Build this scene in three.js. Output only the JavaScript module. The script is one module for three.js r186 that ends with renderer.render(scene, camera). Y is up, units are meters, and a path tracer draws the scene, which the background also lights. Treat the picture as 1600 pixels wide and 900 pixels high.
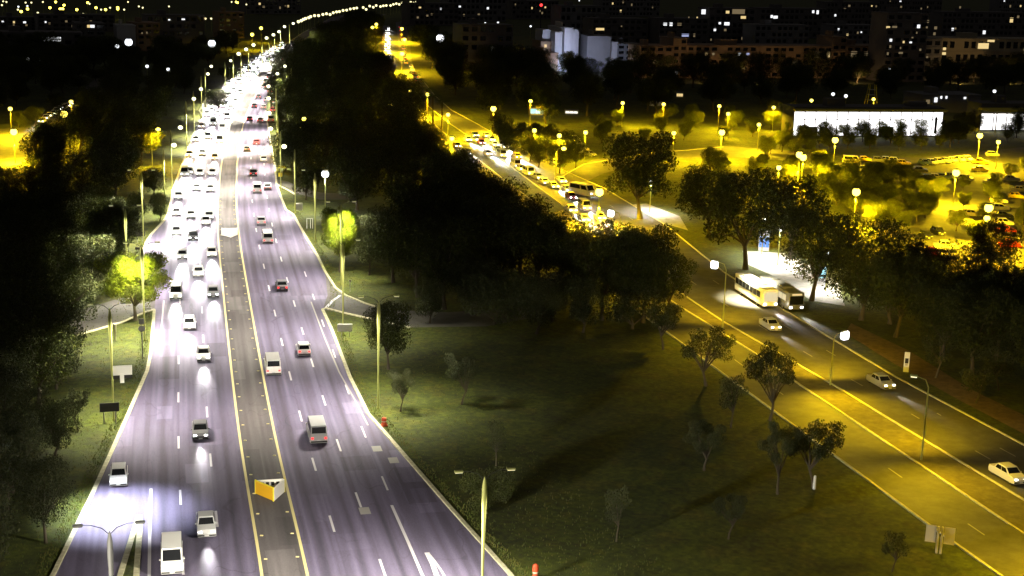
import * as THREE from 'three';
import { mergeGeometries } from 'three/addons/utils/BufferGeometryUtils.js';
import { RoundedBoxGeometry } from 'three/addons/geometries/RoundedBoxGeometry.js';

// ------------------------------------------------------------------ camera, sky, exposure
const scene = new THREE.Scene();
const PW = 1600, PH = 900, FOCAL = 2200, EYE = 52;
const camera = new THREE.PerspectiveCamera(2 * Math.atan(PH / 2 / FOCAL) * 180 / Math.PI, PW / PH, 1, 9000);
camera.rotation.order = 'YXZ';
camera.position.set(0, EYE, 0);
camera.rotation.set(-Math.atan(520 / FOCAL), 0, THREE.MathUtils.degToRad(1.6));
camera.updateMatrixWorld(true);
camera.updateProjectionMatrix();
scene.add(camera);

// a moonless night: one dim sky, a little warmer towards the horizon where the town lights it
const skyData = new Float32Array(64 * 32 * 4);
for (let r = 0; r < 32; r++) for (let c = 0; c < 64; c++) {
  const up = Math.max(0, (r + 0.5) / 32 * 2 - 1), k = 0.030 + 0.020 * Math.exp(-up * 5);
  skyData.set([k * 1.02, k * 0.93, k * 0.88, 1], (r * 64 + c) * 4);
}
const sky = new THREE.DataTexture(skyData, 64, 32, THREE.RGBAFormat, THREE.FloatType);
sky.mapping = THREE.EquirectangularReflectionMapping; sky.magFilter = THREE.LinearFilter; sky.needsUpdate = true;
scene.background = sky; scene.environment = sky;

const renderer = new THREE.WebGLRenderer({ antialias: true });
renderer.toneMapping = THREE.LinearToneMapping;
renderer.toneMappingExposure = 1;
renderer.shadowMap.enabled = true;

// lamp strengths
const HIGHWAY = 2500, SODIUM = 1700, HEAD = 2600;
const C_HIGHWAY = new THREE.Color(1, 0.93, 0.74), C_SODIUM = new THREE.Color(1, 0.655, 0.008), C_LED = new THREE.Color(0.86, 0.92, 1), C_HEAD = new THREE.Color(1, 0.95, 0.96);

// ------------------------------------------------------------------ helpers
let seedState = 7;
const rnd = () => { seedState = (seedState + 0x6d2b79f5) | 0; let t = Math.imul(seedState ^ (seedState >>> 15), 1 | seedState); t = (t + Math.imul(t ^ (t >>> 7), 61 | t)) ^ t; return ((t ^ (t >>> 14)) >>> 0) / 4294967296; };
const R = (a, b) => a + (b - a) * rnd();
const V = (x, y, z) => new THREE.Vector3(x, y, z);
// a place on the ground (or at height e) seen along a sight line of the survey photograph, 1600 x 900
const G = (px, py, e = 0) => {
  const d = V((px - PW / 2) / FOCAL, -(py - PH / 2) / FOCAL, -1).applyQuaternion(camera.quaternion);
  const t = (e - EYE) / d.y;
  return V(d.x * t, e, d.z * t);
};
const toPx = (v) => { const q = v.clone().project(camera); return [(q.x * 0.5 + 0.5) * PW, (0.5 - q.y * 0.5) * PH]; };
const mpp = (v) => v.clone().sub(camera.position).length() / FOCAL;       // metres that one survey pixel spans there
const heightTo = (base, topY) => { let a = 0, b = 60; for (let i = 0; i < 40; i++) { const m = (a + b) / 2; if (toPx(V(base.x, m, base.z))[1] > topY) a = m; else b = m; } return a; };

const used = {};
const numbered = (name) => { used[name] = (used[name] ?? -1) + 1; return used[name] ? name + '_' + String(used[name]).padStart(3, '0') : name; };
const tag = (o, label, category, group) => { o.userData = { label, category }; if (group) o.userData.group = group; return o; };
const mesh = (name, geo, mat, parent) => { const m = new THREE.Mesh(geo, mat); m.name = name; m.castShadow = m.receiveShadow = true; if (parent) parent.add(m); return m; };
const put = (o, name) => { o.name = numbered(name); scene.add(o); return o; };
const struct = (name, geo, mat) => { const m = mesh(name, geo, mat); put(m, name); m.userData.kind = 'structure'; return m; };
const thing = (name, pos, turn = 0) => { const g = new THREE.Group(); put(g, name); g.position.copy(pos); g.rotation.y = turn; return g; };
const proto = () => new THREE.Group();
const ORD = 'first second third fourth fifth sixth seventh eighth ninth tenth eleventh twelfth thirteenth fourteenth fifteenth sixteenth seventeenth eighteenth nineteenth twentieth'.split(' ');
const ord = (i) => ORD[i] ?? (i + 1) + (['th', 'st', 'nd', 'rd'][(i + 1) % 10] ?? 'th');

const M = {};
const std = (name, color, roughness = 0.8, extra = {}) => { const m = new THREE.MeshStandardMaterial({ color: new THREE.Color(...color), roughness, ...extra }); m.name = name; return (M[name] = m); };
const glow = (name, color, k) => std(name, [0.02, 0.02, 0.02], 0.5, { emissive: new THREE.Color(...color), emissiveIntensity: k });

const clean = (g) => { const o = g.index ? g.toNonIndexed() : g.clone(); for (const k of Object.keys(o.attributes)) if (!['position', 'normal'].includes(k)) o.deleteAttribute(k); return o; };
const merged = (list) => mergeGeometries(list.map(clean));
const box = (w, h, d, x = 0, y = 0, z = 0) => new THREE.BoxGeometry(w, h, d).translate(x, y, z);
const rbox = (w, h, d, r, x = 0, y = 0, z = 0) => new RoundedBoxGeometry(w, h, d, 2, r).translate(x, y, z);
const cyl = (r0, r1, h, n, x = 0, y = 0, z = 0) => new THREE.CylinderGeometry(r1, r0, h, n).translate(x, y + h / 2, z);
function tube(pts, radii, n = 7) {                                        // a tapered limb along points
  const pos = [], idx = [], up = V(0.13, 0.2, 1).normalize();
  pts.forEach((p, i) => {
    const d = pts[Math.min(i + 1, pts.length - 1)].clone().sub(pts[Math.max(i - 1, 0)]).normalize();
    const a = d.clone().cross(Math.abs(d.dot(up)) > 0.95 ? V(1, 0, 0) : up).normalize(), b = d.clone().cross(a);
    for (let k = 0; k < n; k++) { const t = k / n * Math.PI * 2; pos.push(...p.clone().addScaledVector(a, Math.cos(t) * radii[i]).addScaledVector(b, Math.sin(t) * radii[i]).toArray()); }
  });
  for (let i = 0; i < pts.length - 1; i++) for (let k = 0; k < n; k++) { const a = i * n + k, b = i * n + (k + 1) % n; idx.push(a, b, a + n, b, b + n, a + n); }
  const g = new THREE.BufferGeometry(); g.setAttribute('position', new THREE.Float32BufferAttribute(pos, 3)); g.setIndex(idx); g.computeVertexNormals(); return g;
}

// ------------------------------------------------------------------ textures
function lattice(n) { const a = new Float32Array(n * n); for (let i = 0; i < a.length; i++) a[i] = rnd(); return (x, y) => {
  const ix = Math.floor(x), iy = Math.floor(y), fx = x - ix, fy = y - iy, s = fx * fx * (3 - 2 * fx), t = fy * fy * (3 - 2 * fy), w = (p, q) => a[((q % n + n) % n) * n + (p % n + n) % n];
  return (w(ix, iy) * (1 - s) + w(ix + 1, iy) * s) * (1 - t) + (w(ix, iy + 1) * (1 - s) + w(ix + 1, iy + 1) * s) * t; }; }
const n8 = lattice(8), n16 = lattice(16), n32 = lattice(32), n64 = lattice(64), n128 = lattice(128);
const fbm = (u, v) => 0.36 * n8(u * 8, v * 8) + 0.26 * n16(u * 16, v * 16) + 0.18 * n32(u * 32, v * 32) + 0.12 * n64(u * 64, v * 64) + 0.08 * n128(u * 128, v * 128);
function texture(w, h, f, srgb = true) {
  const d = new Uint8Array(w * h * 4);
  for (let y = 0; y < h; y++) for (let x = 0; x < w; x++) { const c = f((x + 0.5) / w, (y + 0.5) / h); for (let k = 0; k < 3; k++) d[(y * w + x) * 4 + k] = Math.max(0, Math.min(255, c[k] * 255)); d[(y * w + x) * 4 + 3] = 255; }
  const t = new THREE.DataTexture(d, w, h, THREE.RGBAFormat); t.wrapS = t.wrapT = THREE.RepeatWrapping; t.magFilter = THREE.LinearFilter; t.needsUpdate = true;
  if (srgb) t.colorSpace = THREE.SRGBColorSpace; return t;
}
const LANE = 3.2, MED = 2.0;
// the highway: u runs across it (40 m), v along it (120 m); tyre tracks, oil stains, joints, patches
const patches = []; for (let i = 0; i < 46; i++) patches.push([R(0.02, 0.96), rnd(), R(0.03, 0.09), R(0.01, 0.09), R(-0.16, 0.15)]);
const highwayMap = texture(1024, 1024, (u, v) => {
  const t = (u - 0.5) * 40, a = Math.abs(t);
  let k = 0.86 + 0.20 * (fbm(u * 3, v) - 0.5) + 0.18 * (n128(u * 128, v * 8) - 0.5) + 0.14 * (n64(u * 64, v * 3 + 5) - 0.5) + 0.10 * (rnd() - 0.5);
  if (a > MED && a < MED + 3 * LANE) { const q = ((a - MED) / LANE) % 1; k += 0.06 * Math.exp(-((q - 0.25) ** 2) / 0.006) + 0.06 * Math.exp(-((q - 0.75) ** 2) / 0.006) - 0.12 * Math.exp(-((q - 0.5) ** 2) / 0.01) * (0.5 + n16(v * 16, u * 8)); if (q < 0.02 || q > 0.98) k -= 0.05; }
  for (const [pu, pv, pw, ph, d] of patches) if (u > pu && u < pu + pw && v > pv && v < pv + ph) k += d;
  if (n64(v * 64, 3.5) > 0.93 && n16(v * 16, u * 4) > 0.5) k -= 0.10; if (Math.abs(n32(u * 32 + 0.6 * n64(v * 64, u * 8), v * 20) - 0.5) < 0.012) k -= 0.14 * n8(u * 8, v * 8 + 3);
  const c = a < MED ? [0.86, 0.84, 0.75] : [0.92, 0.88, 0.96];
  return c.map((x) => x * k);
});
const asphaltMap = texture(512, 512, (u, v) => { const k = 0.82 + 0.4 * (fbm(u, v) - 0.5) + 0.14 * (rnd() - 0.5); return [k, k, k * 0.97]; });
const grassMap = texture(1024, 1024, (u, v) => { const a = fbm(u, v), b = n128(u * 128, v * 128), c = n64(u * 64 + 9, v * 64), e = rnd(); const k = 0.50 + 0.34 * (a - 0.5) + 0.16 * (b - 0.5) + 0.10 * (c - 0.5) + 0.20 * (e - 0.5), dry = Math.max(0, n32(u * 32, v * 32 + 3) - 0.55); return [k * (0.98 + 0.35 * dry), k * (1.0 + 0.1 * dry), k * (0.36 + 0.15 * dry)]; });
const bumpMap = texture(512, 512, (u, v) => { const k = 0.5 + 0.5 * (fbm(u * 2, v * 2) - 0.5) + 0.5 * (rnd() - 0.5); return [k, k, k]; }, false);
const plasterMap = texture(256, 256, (u, v) => { const k = 0.85 + 0.3 * (fbm(u, v) - 0.5) - 0.12 * Math.max(0, n32(u * 32, v * 2) - 0.5); return [k, k, k]; });
const rep = (t, x, y = x) => { const c = t.clone(); c.repeat.set(x, y); c.needsUpdate = true; return c; };

// ------------------------------------------------------------------ materials
std('highway asphalt', [0.172, 0.161, 0.222], 0.8, { map: highwayMap });
std('road asphalt', [0.115, 0.108, 0.098], 0.75, { map: rep(asphaltMap, 1 / 14) });
std('lot asphalt', [0.105, 0.1, 0.09], 0.85, { map: rep(asphaltMap, 1 / 22) });
std('pale concrete', [0.42, 0.40, 0.36], 0.85, { map: rep(asphaltMap, 1 / 9) });
std('grass', [0.205, 0.25, 0.04], 0.95, { map: rep(grassMap, 1 / 46), bumpMap: rep(bumpMap, 1 / 3), bumpScale: 0.04 });
std('earth', [0.20, 0.13, 0.07], 0.95, { map: rep(asphaltMap, 1 / 6) });
std('kerb', [0.72, 0.68, 0.48], 0.85, { map: rep(asphaltMap, 1 / 3) });
std('white paint', [0.5, 0.48, 0.52], 0.7); std('yellow paint', [0.62, 0.54, 0.26], 0.7); std('worn paint', [0.30, 0.285, 0.27], 0.75);
std('pole', [0.34, 0.35, 0.10], 0.6); std('dark metal', [0.022, 0.022, 0.022], 0.7); std('galvanised', [0.35, 0.35, 0.33], 0.5, { metalness: 0.4 });
std('sign white', [0.86, 0.84, 0.80], 0.5); std('sign dark', [0.018, 0.017, 0.015], 0.7); std('sign back', [0.55, 0.50, 0.40], 0.6); std('sign yellow', [0.66, 0.36, 0.01], 0.6); std('trim yellow', [0.75, 0.62, 0.03], 0.6);
std('sign orange', [0.55, 0.07, 0.02], 0.7); std('sign green', [0.02, 0.12, 0.05], 0.6); std('sign blue', [0.02, 0.06, 0.3], 0.6);
std('bark', [0.075, 0.06, 0.04], 0.95); std('pale bark', [0.25, 0.22, 0.15], 0.95);
const leafMat = (name, c) => { const m = new THREE.MeshPhysicalMaterial({ color: new THREE.Color(...c), roughness: 0.75, vertexColors: true, transmission: 0.3, thickness: 0, specularIntensity: 0.5 }); m.name = name; M[name] = m; return m; };
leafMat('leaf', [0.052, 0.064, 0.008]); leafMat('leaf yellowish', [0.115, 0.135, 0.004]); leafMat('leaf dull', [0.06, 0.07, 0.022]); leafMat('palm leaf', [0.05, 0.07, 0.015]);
glow('lamp glass', [1, 0.97, 0.60], 3.2); glow('lamp glass soft', [1, 0.93, 0.55], 1.6); glow('sodium glass', [1, 0.80, 0.10], 6); glow('led glass', [0.93, 0.95, 1], 4); glow('far lamp glass', [1, 0.9, 0.45], 2.2); glow('far white glass', [0.9, 0.95, 1], 2.2);
glow('headlight on', [1, 0.97, 0.93], 22); glow('tail light on', [1, 0.03, 0.03], 4.0); glow('tail light dim', [0.8, 0.02, 0.02], 0.35);
glow('window warm', [1, 0.74, 0.32], 0.9); glow('window white', [0.95, 0.97, 1], 1.3); glow('window dim', [1, 0.75, 0.4], 0.18); glow('window cool', [0.55, 0.62, 1], 0.8); glow('shop window', [1, 0.97, 0.96], 3); glow('bus window', [1, 0.85, 0.5], 0.75);
glow('blue screen', [0.05, 0.3, 1], 0.9); glow('cyan screen', [0.4, 0.85, 1], 1.3);
std('glass dark', [0.012, 0.013, 0.015], 0.12); std('tyre', [0.015, 0.015, 0.015], 0.9); std('rim', [0.4, 0.4, 0.4], 0.35, { metalness: 0.8 }); std('lens clear', [0.5, 0.5, 0.5], 0.2); std('lens red', [0.3, 0.01, 0.01], 0.3); std('plate', [0.55, 0.55, 0.55], 0.5);
const PAINT = { white: [0.78, 0.77, 0.76], silver: [0.45, 0.45, 0.46], grey: [0.16, 0.16, 0.17], black: [0.015, 0.015, 0.017], red: [0.35, 0.02, 0.02], yellow: [0.7, 0.5, 0.05], beige: [0.5, 0.44, 0.32], blue: [0.03, 0.06, 0.2] };
for (const k in PAINT) { const m = new THREE.MeshPhysicalMaterial({ color: new THREE.Color(...PAINT[k]), roughness: 0.4, clearcoat: 0.8, clearcoatRoughness: 0.15 }); m.name = 'paint ' + k; M[m.name] = m; }
const wall = (name, c) => std(name, c, 0.9, { map: rep(plasterMap, 1 / 9) });
wall('wall white', [0.62, 0.62, 0.64]); wall('wall brown', [0.36, 0.25, 0.16]); wall('wall grey', [0.22, 0.22, 0.23]); wall('wall dark', [0.17, 0.16, 0.16]); wall('wall cream', [0.45, 0.40, 0.28]);

// ------------------------------------------------------------------ ground and roads
const world2 = (pts) => pts.map(([x, y]) => G(x, y));
function sheet(name, pts, y, mat) {                                       // a flat sheet over a traced outline, uv in metres
  const w = pts.map((p) => p.isVector3 ? p : G(p[0], p[1])), c = w.map((p) => new THREE.Vector2(p.x, p.z)), tri = THREE.ShapeUtils.triangulateShape(c, []), pos = [], uv = [], nor = [], idx = [];
  w.forEach((p) => { pos.push(p.x, y, p.z); uv.push(p.x, p.z); nor.push(0, 1, 0); });
  for (const [a, b, d] of tri) { const k = (c[b].x - c[a].x) * (c[d].y - c[a].y) - (c[b].y - c[a].y) * (c[d].x - c[a].x); k > 0 ? idx.push(a, d, b) : idx.push(a, b, d); }
  const g = new THREE.BufferGeometry(); g.setAttribute('position', new THREE.Float32BufferAttribute(pos, 3)); g.setAttribute('normal', new THREE.Float32BufferAttribute(nor, 3)); g.setAttribute('uv', new THREE.Float32BufferAttribute(uv, 2)); g.setIndex(idx);
  return struct(name, g, mat);
}
function dense(w, step = 4) { const o = []; for (let i = 0; i < w.length - 1; i++) { const n = Math.max(1, Math.ceil(w[i].distanceTo(w[i + 1]) / step)); for (let k = 0; k < n; k++) o.push(w[i].clone().lerp(w[i + 1], k / n)); } o.push(w[w.length - 1].clone()); return o; }
const smooth = (w, step = 4) => { const c = new THREE.CatmullRomCurve3(w, false, 'centripetal'); return c.getSpacedPoints(Math.max(2, Math.ceil(c.getLength() / step))); };
function strip(w, width, y0, h = 0) {                                     // a painted line (h = 0) or a kerb of that height along world points
  const pos = [], uv = [], idx = [], L = []; let s = 0;
  w.forEach((p, i) => {
    const d = w[Math.min(i + 1, w.length - 1)].clone().sub(w[Math.max(i - 1, 0)]).setY(0).normalize(), n = V(-d.z, 0, d.x).multiplyScalar(width / 2);
    if (i) s += p.distanceTo(w[i - 1]);
    const a = p.clone().add(n), b = p.clone().sub(n);
    if (h) L.push([V(a.x, y0, a.z), V(a.x, y0 + h - 0.02, a.z), V(a.x, y0 + h, a.z).addScaledVector(n, -0.15), V(b.x, y0 + h, b.z).addScaledVector(n, 0.15), V(b.x, y0 + h - 0.02, b.z), V(b.x, y0, b.z)].map((q) => [q, s])); else L.push([[V(a.x, y0, a.z), s], [V(b.x, y0, b.z), s]]);
  });
  const m = L[0].length;
  for (const row of L) row.forEach(([q, t], k) => { pos.push(q.x, q.y, q.z); uv.push(k * 0.3, t); });
  for (let i = 0; i < L.length - 1; i++) for (let k = 0; k < m - 1; k++) { const a = i * m + k, b = a + 1, c = a + m, d = c + 1; idx.push(a, b, c, b, d, c); }
  if (h) for (const e of [0, (L.length - 1) * m]) for (let k = 1; k < m - 1; k++) idx.push(e, e + k, e + k + 1);
  let g = new THREE.BufferGeometry(); g.setAttribute('position', new THREE.Float32BufferAttribute(pos, 3)); g.setAttribute('uv', new THREE.Float32BufferAttribute(uv, 2)); g.setIndex(idx);
  if (h) g = g.toNonIndexed(); g.computeVertexNormals(); return g;
}
function flip(g) { const n = g.attributes.normal; if (n.getY(0) < 0) { const i = g.index; for (let k = 0; k < i.count; k += 3) { const t = i.getX(k); i.setX(k, i.getX(k + 1)); i.setX(k + 1, t); } g.computeVertexNormals(); } return g; }

sheet('ground', [V(-5000, 0, 300), V(5000, 0, 300), V(5000, 0, -8000), V(-5000, 0, -8000)], 0, M.grass);

// the highway's centre line and kerbs
const MID = smooth([[474, 1080], [445, 900], [401, 675], [367.5, 450], [357, 365], [355, 312], [361, 237], [373, 186], [390, 150], [415, 112], [455, 78], [500, 50], [530, 34], [580, 22]].map(([x, y]) => G(x, y)), 3);
const MIDS = [0]; MID.forEach((p, i) => { if (i) MIDS.push(MIDS[i - 1] + p.distanceTo(MID[i - 1])); });
const dirAt = (i) => MID[Math.min(i + 1, MID.length - 1)].clone().sub(MID[Math.max(i - 1, 0)]).normalize();
const stT = (p) => { let b = 0, bd = 1e9; MID.forEach((q, i) => { const d = q.distanceToSquared(p); if (d < bd) { bd = d; b = i; } }); const d = dirAt(b), n = V(-d.z, 0, d.x), o = p.clone().sub(MID[b]); return [MIDS[b] + o.dot(d), o.dot(n), b]; };
const at = (s, t) => { let i = 0; while (i < MIDS.length - 2 && MIDS[i + 1] < s) i++; const k = (s - MIDS[i]) / (MIDS[i + 1] - MIDS[i]), d = dirAt(i), n = V(-d.z, 0, d.x); return MID[i].clone().lerp(MID[i + 1], k).addScaledVector(n, t); };
const headingAt = (s) => { const d = at(s + 1.5, 0).sub(at(s - 1.5, 0)); return Math.atan2(d.x, d.z); };
const EDGE_L = [[-10, 1080], [82.5, 900], [140, 782], [187.5, 677], [212.5, 620], [230, 580], [236, 550], [241, 485], [243, 470], [236, 440], [222, 402], [226, 385], [236, 367], [260, 341], [265, 325], [271, 295], [283, 262], [295, 230], [305, 205], [317, 182], [330, 166], [346.5, 151], [364.5, 131], [389, 106], [436, 76], [475, 50], [500, 38], [520, 27], [570, 14]];
const EDGE_R = [[930, 1080], [797, 898], [700, 790], [600, 675], [575, 647], [547, 590], [517, 512], [504, 484], [512, 462], [508, 425], [496, 400], [480, 374], [458, 335], [447, 328], [439, 308], [432, 288], [429, 256], [424, 230], [418, 195], [416, 174], [421, 140], [434, 108], [447, 94], [478, 76], [505, 55], [529, 43], [540, 36], [590, 26]];
const lat = (edge) => { const a = edge.map(([x, y]) => stT(G(x, y))).sort((p, q) => p[0] - q[0]); return (s) => { let i = 0; while (i < a.length - 2 && a[i + 1][0] < s) i++; return THREE.MathUtils.lerp(a[i][1], a[i + 1][1], THREE.MathUtils.clamp((s - a[i][0]) / (a[i + 1][0] - a[i][0] || 1), 0, 1)); }; };
const latL = lat(EDGE_L), latR = lat(EDGE_R);
{
  const pos = [], uv = [], idx = [], nor = [], K = 12, N = MID.length;
  for (let i = 0; i < N; i++) { const s = MIDS[i], a = latL(s), b = latR(s); for (let k = 0; k <= K; k++) { const t = a + (b - a) * k / K, p = at(s, t); pos.push(p.x, 0.03, p.z); nor.push(0, 1, 0); uv.push(0.5 + t / 40, s / 120); } }
  for (let i = 0; i < N - 1; i++) for (let k = 0; k < K; k++) { const a = i * (K + 1) + k, b = a + 1, c = a + K + 1, d = c + 1; idx.push(a, b, c, b, d, c); }
  const g = new THREE.BufferGeometry(); g.setAttribute('position', new THREE.Float32BufferAttribute(pos, 3)); g.setAttribute('normal', new THREE.Float32BufferAttribute(nor, 3)); g.setAttribute('uv', new THREE.Float32BufferAttribute(uv, 2)); g.setIndex(idx);
  M.highway = struct('highway', g, M['highway asphalt']);
}
const HW = M.highway;
const kerb = (pts, w = 0.42, h = 0.15, name = 'kerb') => struct(name, strip(dense(world2(pts)), w, 0.0, h), M.kerb);
kerb(EDGE_L.slice(0, 8)); kerb(EDGE_L.slice(9, 19)); kerb(EDGE_L.slice(20, 28));
kerb(EDGE_R.slice(0, 8)); kerb(EDGE_R.slice(10, 20)); kerb(EDGE_R.slice(21, 27));
// slip roads
sheet('side_road', [[243, 484], [191, 504], [150, 516], [90, 532], [60, 540], [60, 505], [140, 480], [236, 452], [262, 455]], 0.022, M['road asphalt']);
kerb([[241, 484], [223, 490], [191, 504], [150, 516], [90, 532]]);
sheet('side_road', [[505, 484], [540, 490], [572, 497], [640, 512], [760, 510], [840, 495], [840, 478], [700, 488], [600, 484], [572, 475], [540, 462], [524, 450], [510, 430], [480, 445]], 0.022, M['road asphalt']);
kerb([[504, 484], [509, 482], [540, 490], [572, 497], [640, 512]]); kerb([[496, 400], [508, 425], [524, 450], [540, 462], [572, 475], [600, 484]]);
sheet('side_road', [[432, 289], [446, 292], [462, 302], [500, 312], [560, 312], [560, 304], [500, 301], [470, 293], [450, 284], [431, 280]], 0.022, M['road asphalt']);
kerb([[432, 288], [446, 295], [461, 304]]);
sheet('side_road', [[318, 183], [311, 173], [323, 152], [347, 151], [340, 170]], 0.022, M['road asphalt']);
kerb([[317, 182], [311.5, 173], [323, 151.5], [346, 151.5]]);
// painted lines, each a piece of the highway
const line = (pts, w, mat, name = 'marking') => mesh(name, flip(strip(dense(pts, 5), w, 0.045)), mat, HW);
const lineST = (s0, s1, t, w, mat, name) => { const n = Math.max(1, Math.ceil((s1 - s0) / 5)), p = []; for (let i = 0; i <= n; i++) p.push(at(s0 + (s1 - s0) * i / n, t)); return mesh(name ?? 'marking', flip(strip(p, w, 0.045)), mat, HW); };
const SMAX = MIDS[MIDS.length - 1];
const sOf = (x, y) => stT(G(x, y))[0];
const S0 = sOf(446, 900) - 12;
lineST(S0, SMAX - 20, -MED + 0.1, 0.26, M['yellow paint'], 'median_line'); lineST(S0, SMAX - 20, MED - 0.1, 0.26, M['yellow paint'], 'median_line');
{
  const d0 = sOf(518, 832), period = 15.9;                                  // dashes: 4 m of paint, 12 m of gap
  for (const [lane, sh] of [[1, 0], [2, 5.4], [-1, 3], [-2, 9]]) for (let k = -3; k < 26; k++) { const s = d0 + sh + k * period; if (s > S0 && s < S0 + 300) lineST(s, s + 3.9, Math.sign(lane) * (MED + Math.abs(lane) * LANE), 0.22, M['white paint'], 'lane_dash'); }
  for (let k = -2; k < 7; k++) { const s = sOf(612, 790) + 3.9 + k * period; if (s > sOf(612, 790)) lineST(s, s + 3.9, MED + 3 * LANE, 0.2, M['white paint'], 'lane_dash'); }
}
line(world2([[612, 790], [637, 846], [668, 918]]), 0.28, M['white paint']);
line(world2([[236, 764], [234, 830], [233, 915]]), 0.28, M['white paint']);
line(world2([[486, 472], [508, 530], [530, 582], [556, 628], [575, 665]]), 0.2, M['worn paint']); line(world2([[256, 470], [253, 505], [250, 535]]), 0.22, M['white paint']);
line(world2([[295, 243], [284, 275], [277, 310]]), 0.25, M['white paint']);
line(world2([[509, 482], [520, 470], [531, 462]]), 0.5, M['white paint'], 'stop_line');
line(world2([[667, 864], [676, 882], [684, 905]]), 0.45, M['white paint']); line(world2([[668.5, 864], [679, 877], [690, 893], [697, 905]]), 0.22, M['white paint']);
for (const [x, y] of [[570, 799], [615, 720], [589, 702]]) { const s = sOf(x, y), t = stT(G(x, y))[1]; lineST(s - 0.8, s + 0.9, t, 1.0, M['worn paint'], 'worn_patch'); }
// raised studs beside the median lines
{ const g = []; for (let s = S0; s < S0 + 210; s += 5.2) for (const t of [-MED + 0.62, MED - 0.62]) { const p = at(s, t); g.push(rbox(0.30, 0.08, 0.16, 0.03, p.x, 0.075, p.z)); } const m = mesh('reflector_stud', merged(g), M['yellow paint'], HW); m.userData.kind = 'stuff'; }
// grass nose between the highway and the left slip lane
sheet('traffic_island', [[217, 813], [192, 900], [178, 960], [208, 960], [211, 900], [216, 850]], 0.10, M.grass);
kerb([[217, 807], [205, 845], [188, 900], [175, 955]], 0.5, 0.16); kerb([[218, 807], [219, 820], [213, 900], [210, 955]], 0.5, 0.155);
{ // blades along the kerbs and over the near lawns
  const bl = []; for (let i = 0; i < 7; i++) { const a = i / 7 * 6.28 + R(-0.3, 0.3), h = R(0.10, 0.24), l = R(0.04, 0.14); bl.push(Math.cos(a + 1.57) * 0.02, 0, Math.sin(a + 1.57) * 0.02, -Math.cos(a + 1.57) * 0.02, 0, -Math.sin(a + 1.57) * 0.02, Math.cos(a) * l, h, Math.sin(a) * l); }
  const g = new THREE.BufferGeometry(); g.setAttribute('position', new THREE.Float32BufferAttribute(bl, 3)); g.computeVertexNormals();
  const spots = [], sEnd = sOf(440, 330); for (let i = 0; i < 15000; i++) { const s = S0 + (sEnd - S0) * rnd() ** 1.4, side = rnd() < 0.5 ? -1 : 1, e = side < 0 ? latL(s) : latR(s), d = rnd() < 0.5 ? R(0.5, 1.6) : R(0.5, 14) ; spots.push(at(s, e + side * d)); }
  const im = new THREE.InstancedMesh(g, std('grass blade', [0.11, 0.125, 0.025], 0.9), spots.length), m4 = new THREE.Matrix4(), q = new THREE.Quaternion();
  spots.forEach((p, i) => { const k = R(0.45, 1.1); im.setMatrixAt(i, m4.compose(p, q.setFromAxisAngle(V(0, 1, 0), R(0, 6.28)), V(k, k * R(0.7, 1.3), k))); im.setColorAt(i, new THREE.Color(R(0.7, 1.3), R(0.75, 1.2), 0.8)); });
  put(im, 'grass'); im.userData = { label: 'rough grass tufts along the kerbs and over the verges', category: 'grass', kind: 'stuff' };
}
// the sodium-lit avenue on the right
const A = [[1680, 985], [1562, 899], [1450, 820], [1320, 724], [1151, 600], [1044, 521], [960, 462], [870, 400], [790, 340], [740, 290], [700, 245], [655, 192], [620, 152], [604, 120], [600, 95], [597, 60], [598, 40]];
const B = [[1680, 890], [1600, 835], [1480, 755], [1355, 672], [1250, 602], [1195, 562], [1057, 476], [960, 410], [860, 335], [790, 283], [735, 240], [690, 205], [655, 172], [632, 140], [618, 115], [612, 95], [610, 60], [608, 40]];
const C = [[1680, 832], [1600, 782], [1417, 672], [1307, 605], [1200, 543], [1130, 503], [1075, 466], [985, 401], [885, 326], [815, 273], [758, 230], [705, 195], [668, 165], [643, 135], [630, 112], [624, 95], [622, 60], [618, 35]];
const D = [[1680, 738], [1600, 696], [1400, 590], [1300, 530], [1200, 470], [1130, 425], [1040, 352], [945, 295], [870, 262], [800, 225], [742, 192], [705, 172], [680, 150], [660, 125], [648, 108], [643, 95], [640, 60], [632, 32]];
const near = sheet('avenue', [...A, ...B.slice().reverse()], 0.03, M['road asphalt']), far = sheet('avenue', [...C, ...D.slice().reverse()], 0.03, M['road asphalt']);
for (const e of [A, B, C, D]) kerb(e.slice(0, 14), 0.3, 0.14);
std('dry verge', [0.17, 0.145, 0.07], 0.95, { map: rep(asphaltMap, 1 / 7) });
sheet('median_strip', [...B.slice(0, 9), ...C.slice(0, 9).reverse()], 0.035, M['dry verge']);
const lerpPx = (P, Q, k) => { const a = dense(world2(P.slice(0, 12)), 3), b = dense(world2(Q.slice(0, 12)), 3); return a.map((p) => { let best = b[0], bd = 1e9; for (const q of b) { const d = q.distanceToSquared(p); if (d < bd) { bd = d; best = q; } } return p.clone().lerp(best, k); }); };
for (const [P, Q, par, ks] of [[A, B, near, [0.5]], [C, D, far, [0.36, 0.68]]]) for (const k of ks) { const p = lerpPx(P, Q, k); for (let i = 2; i < p.length - 2 && i < 150; i += 5) mesh('lane_dash', flip(strip([p[i], p[i + 1]], 0.16, 0.045)), M['worn paint'], par); }
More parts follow.
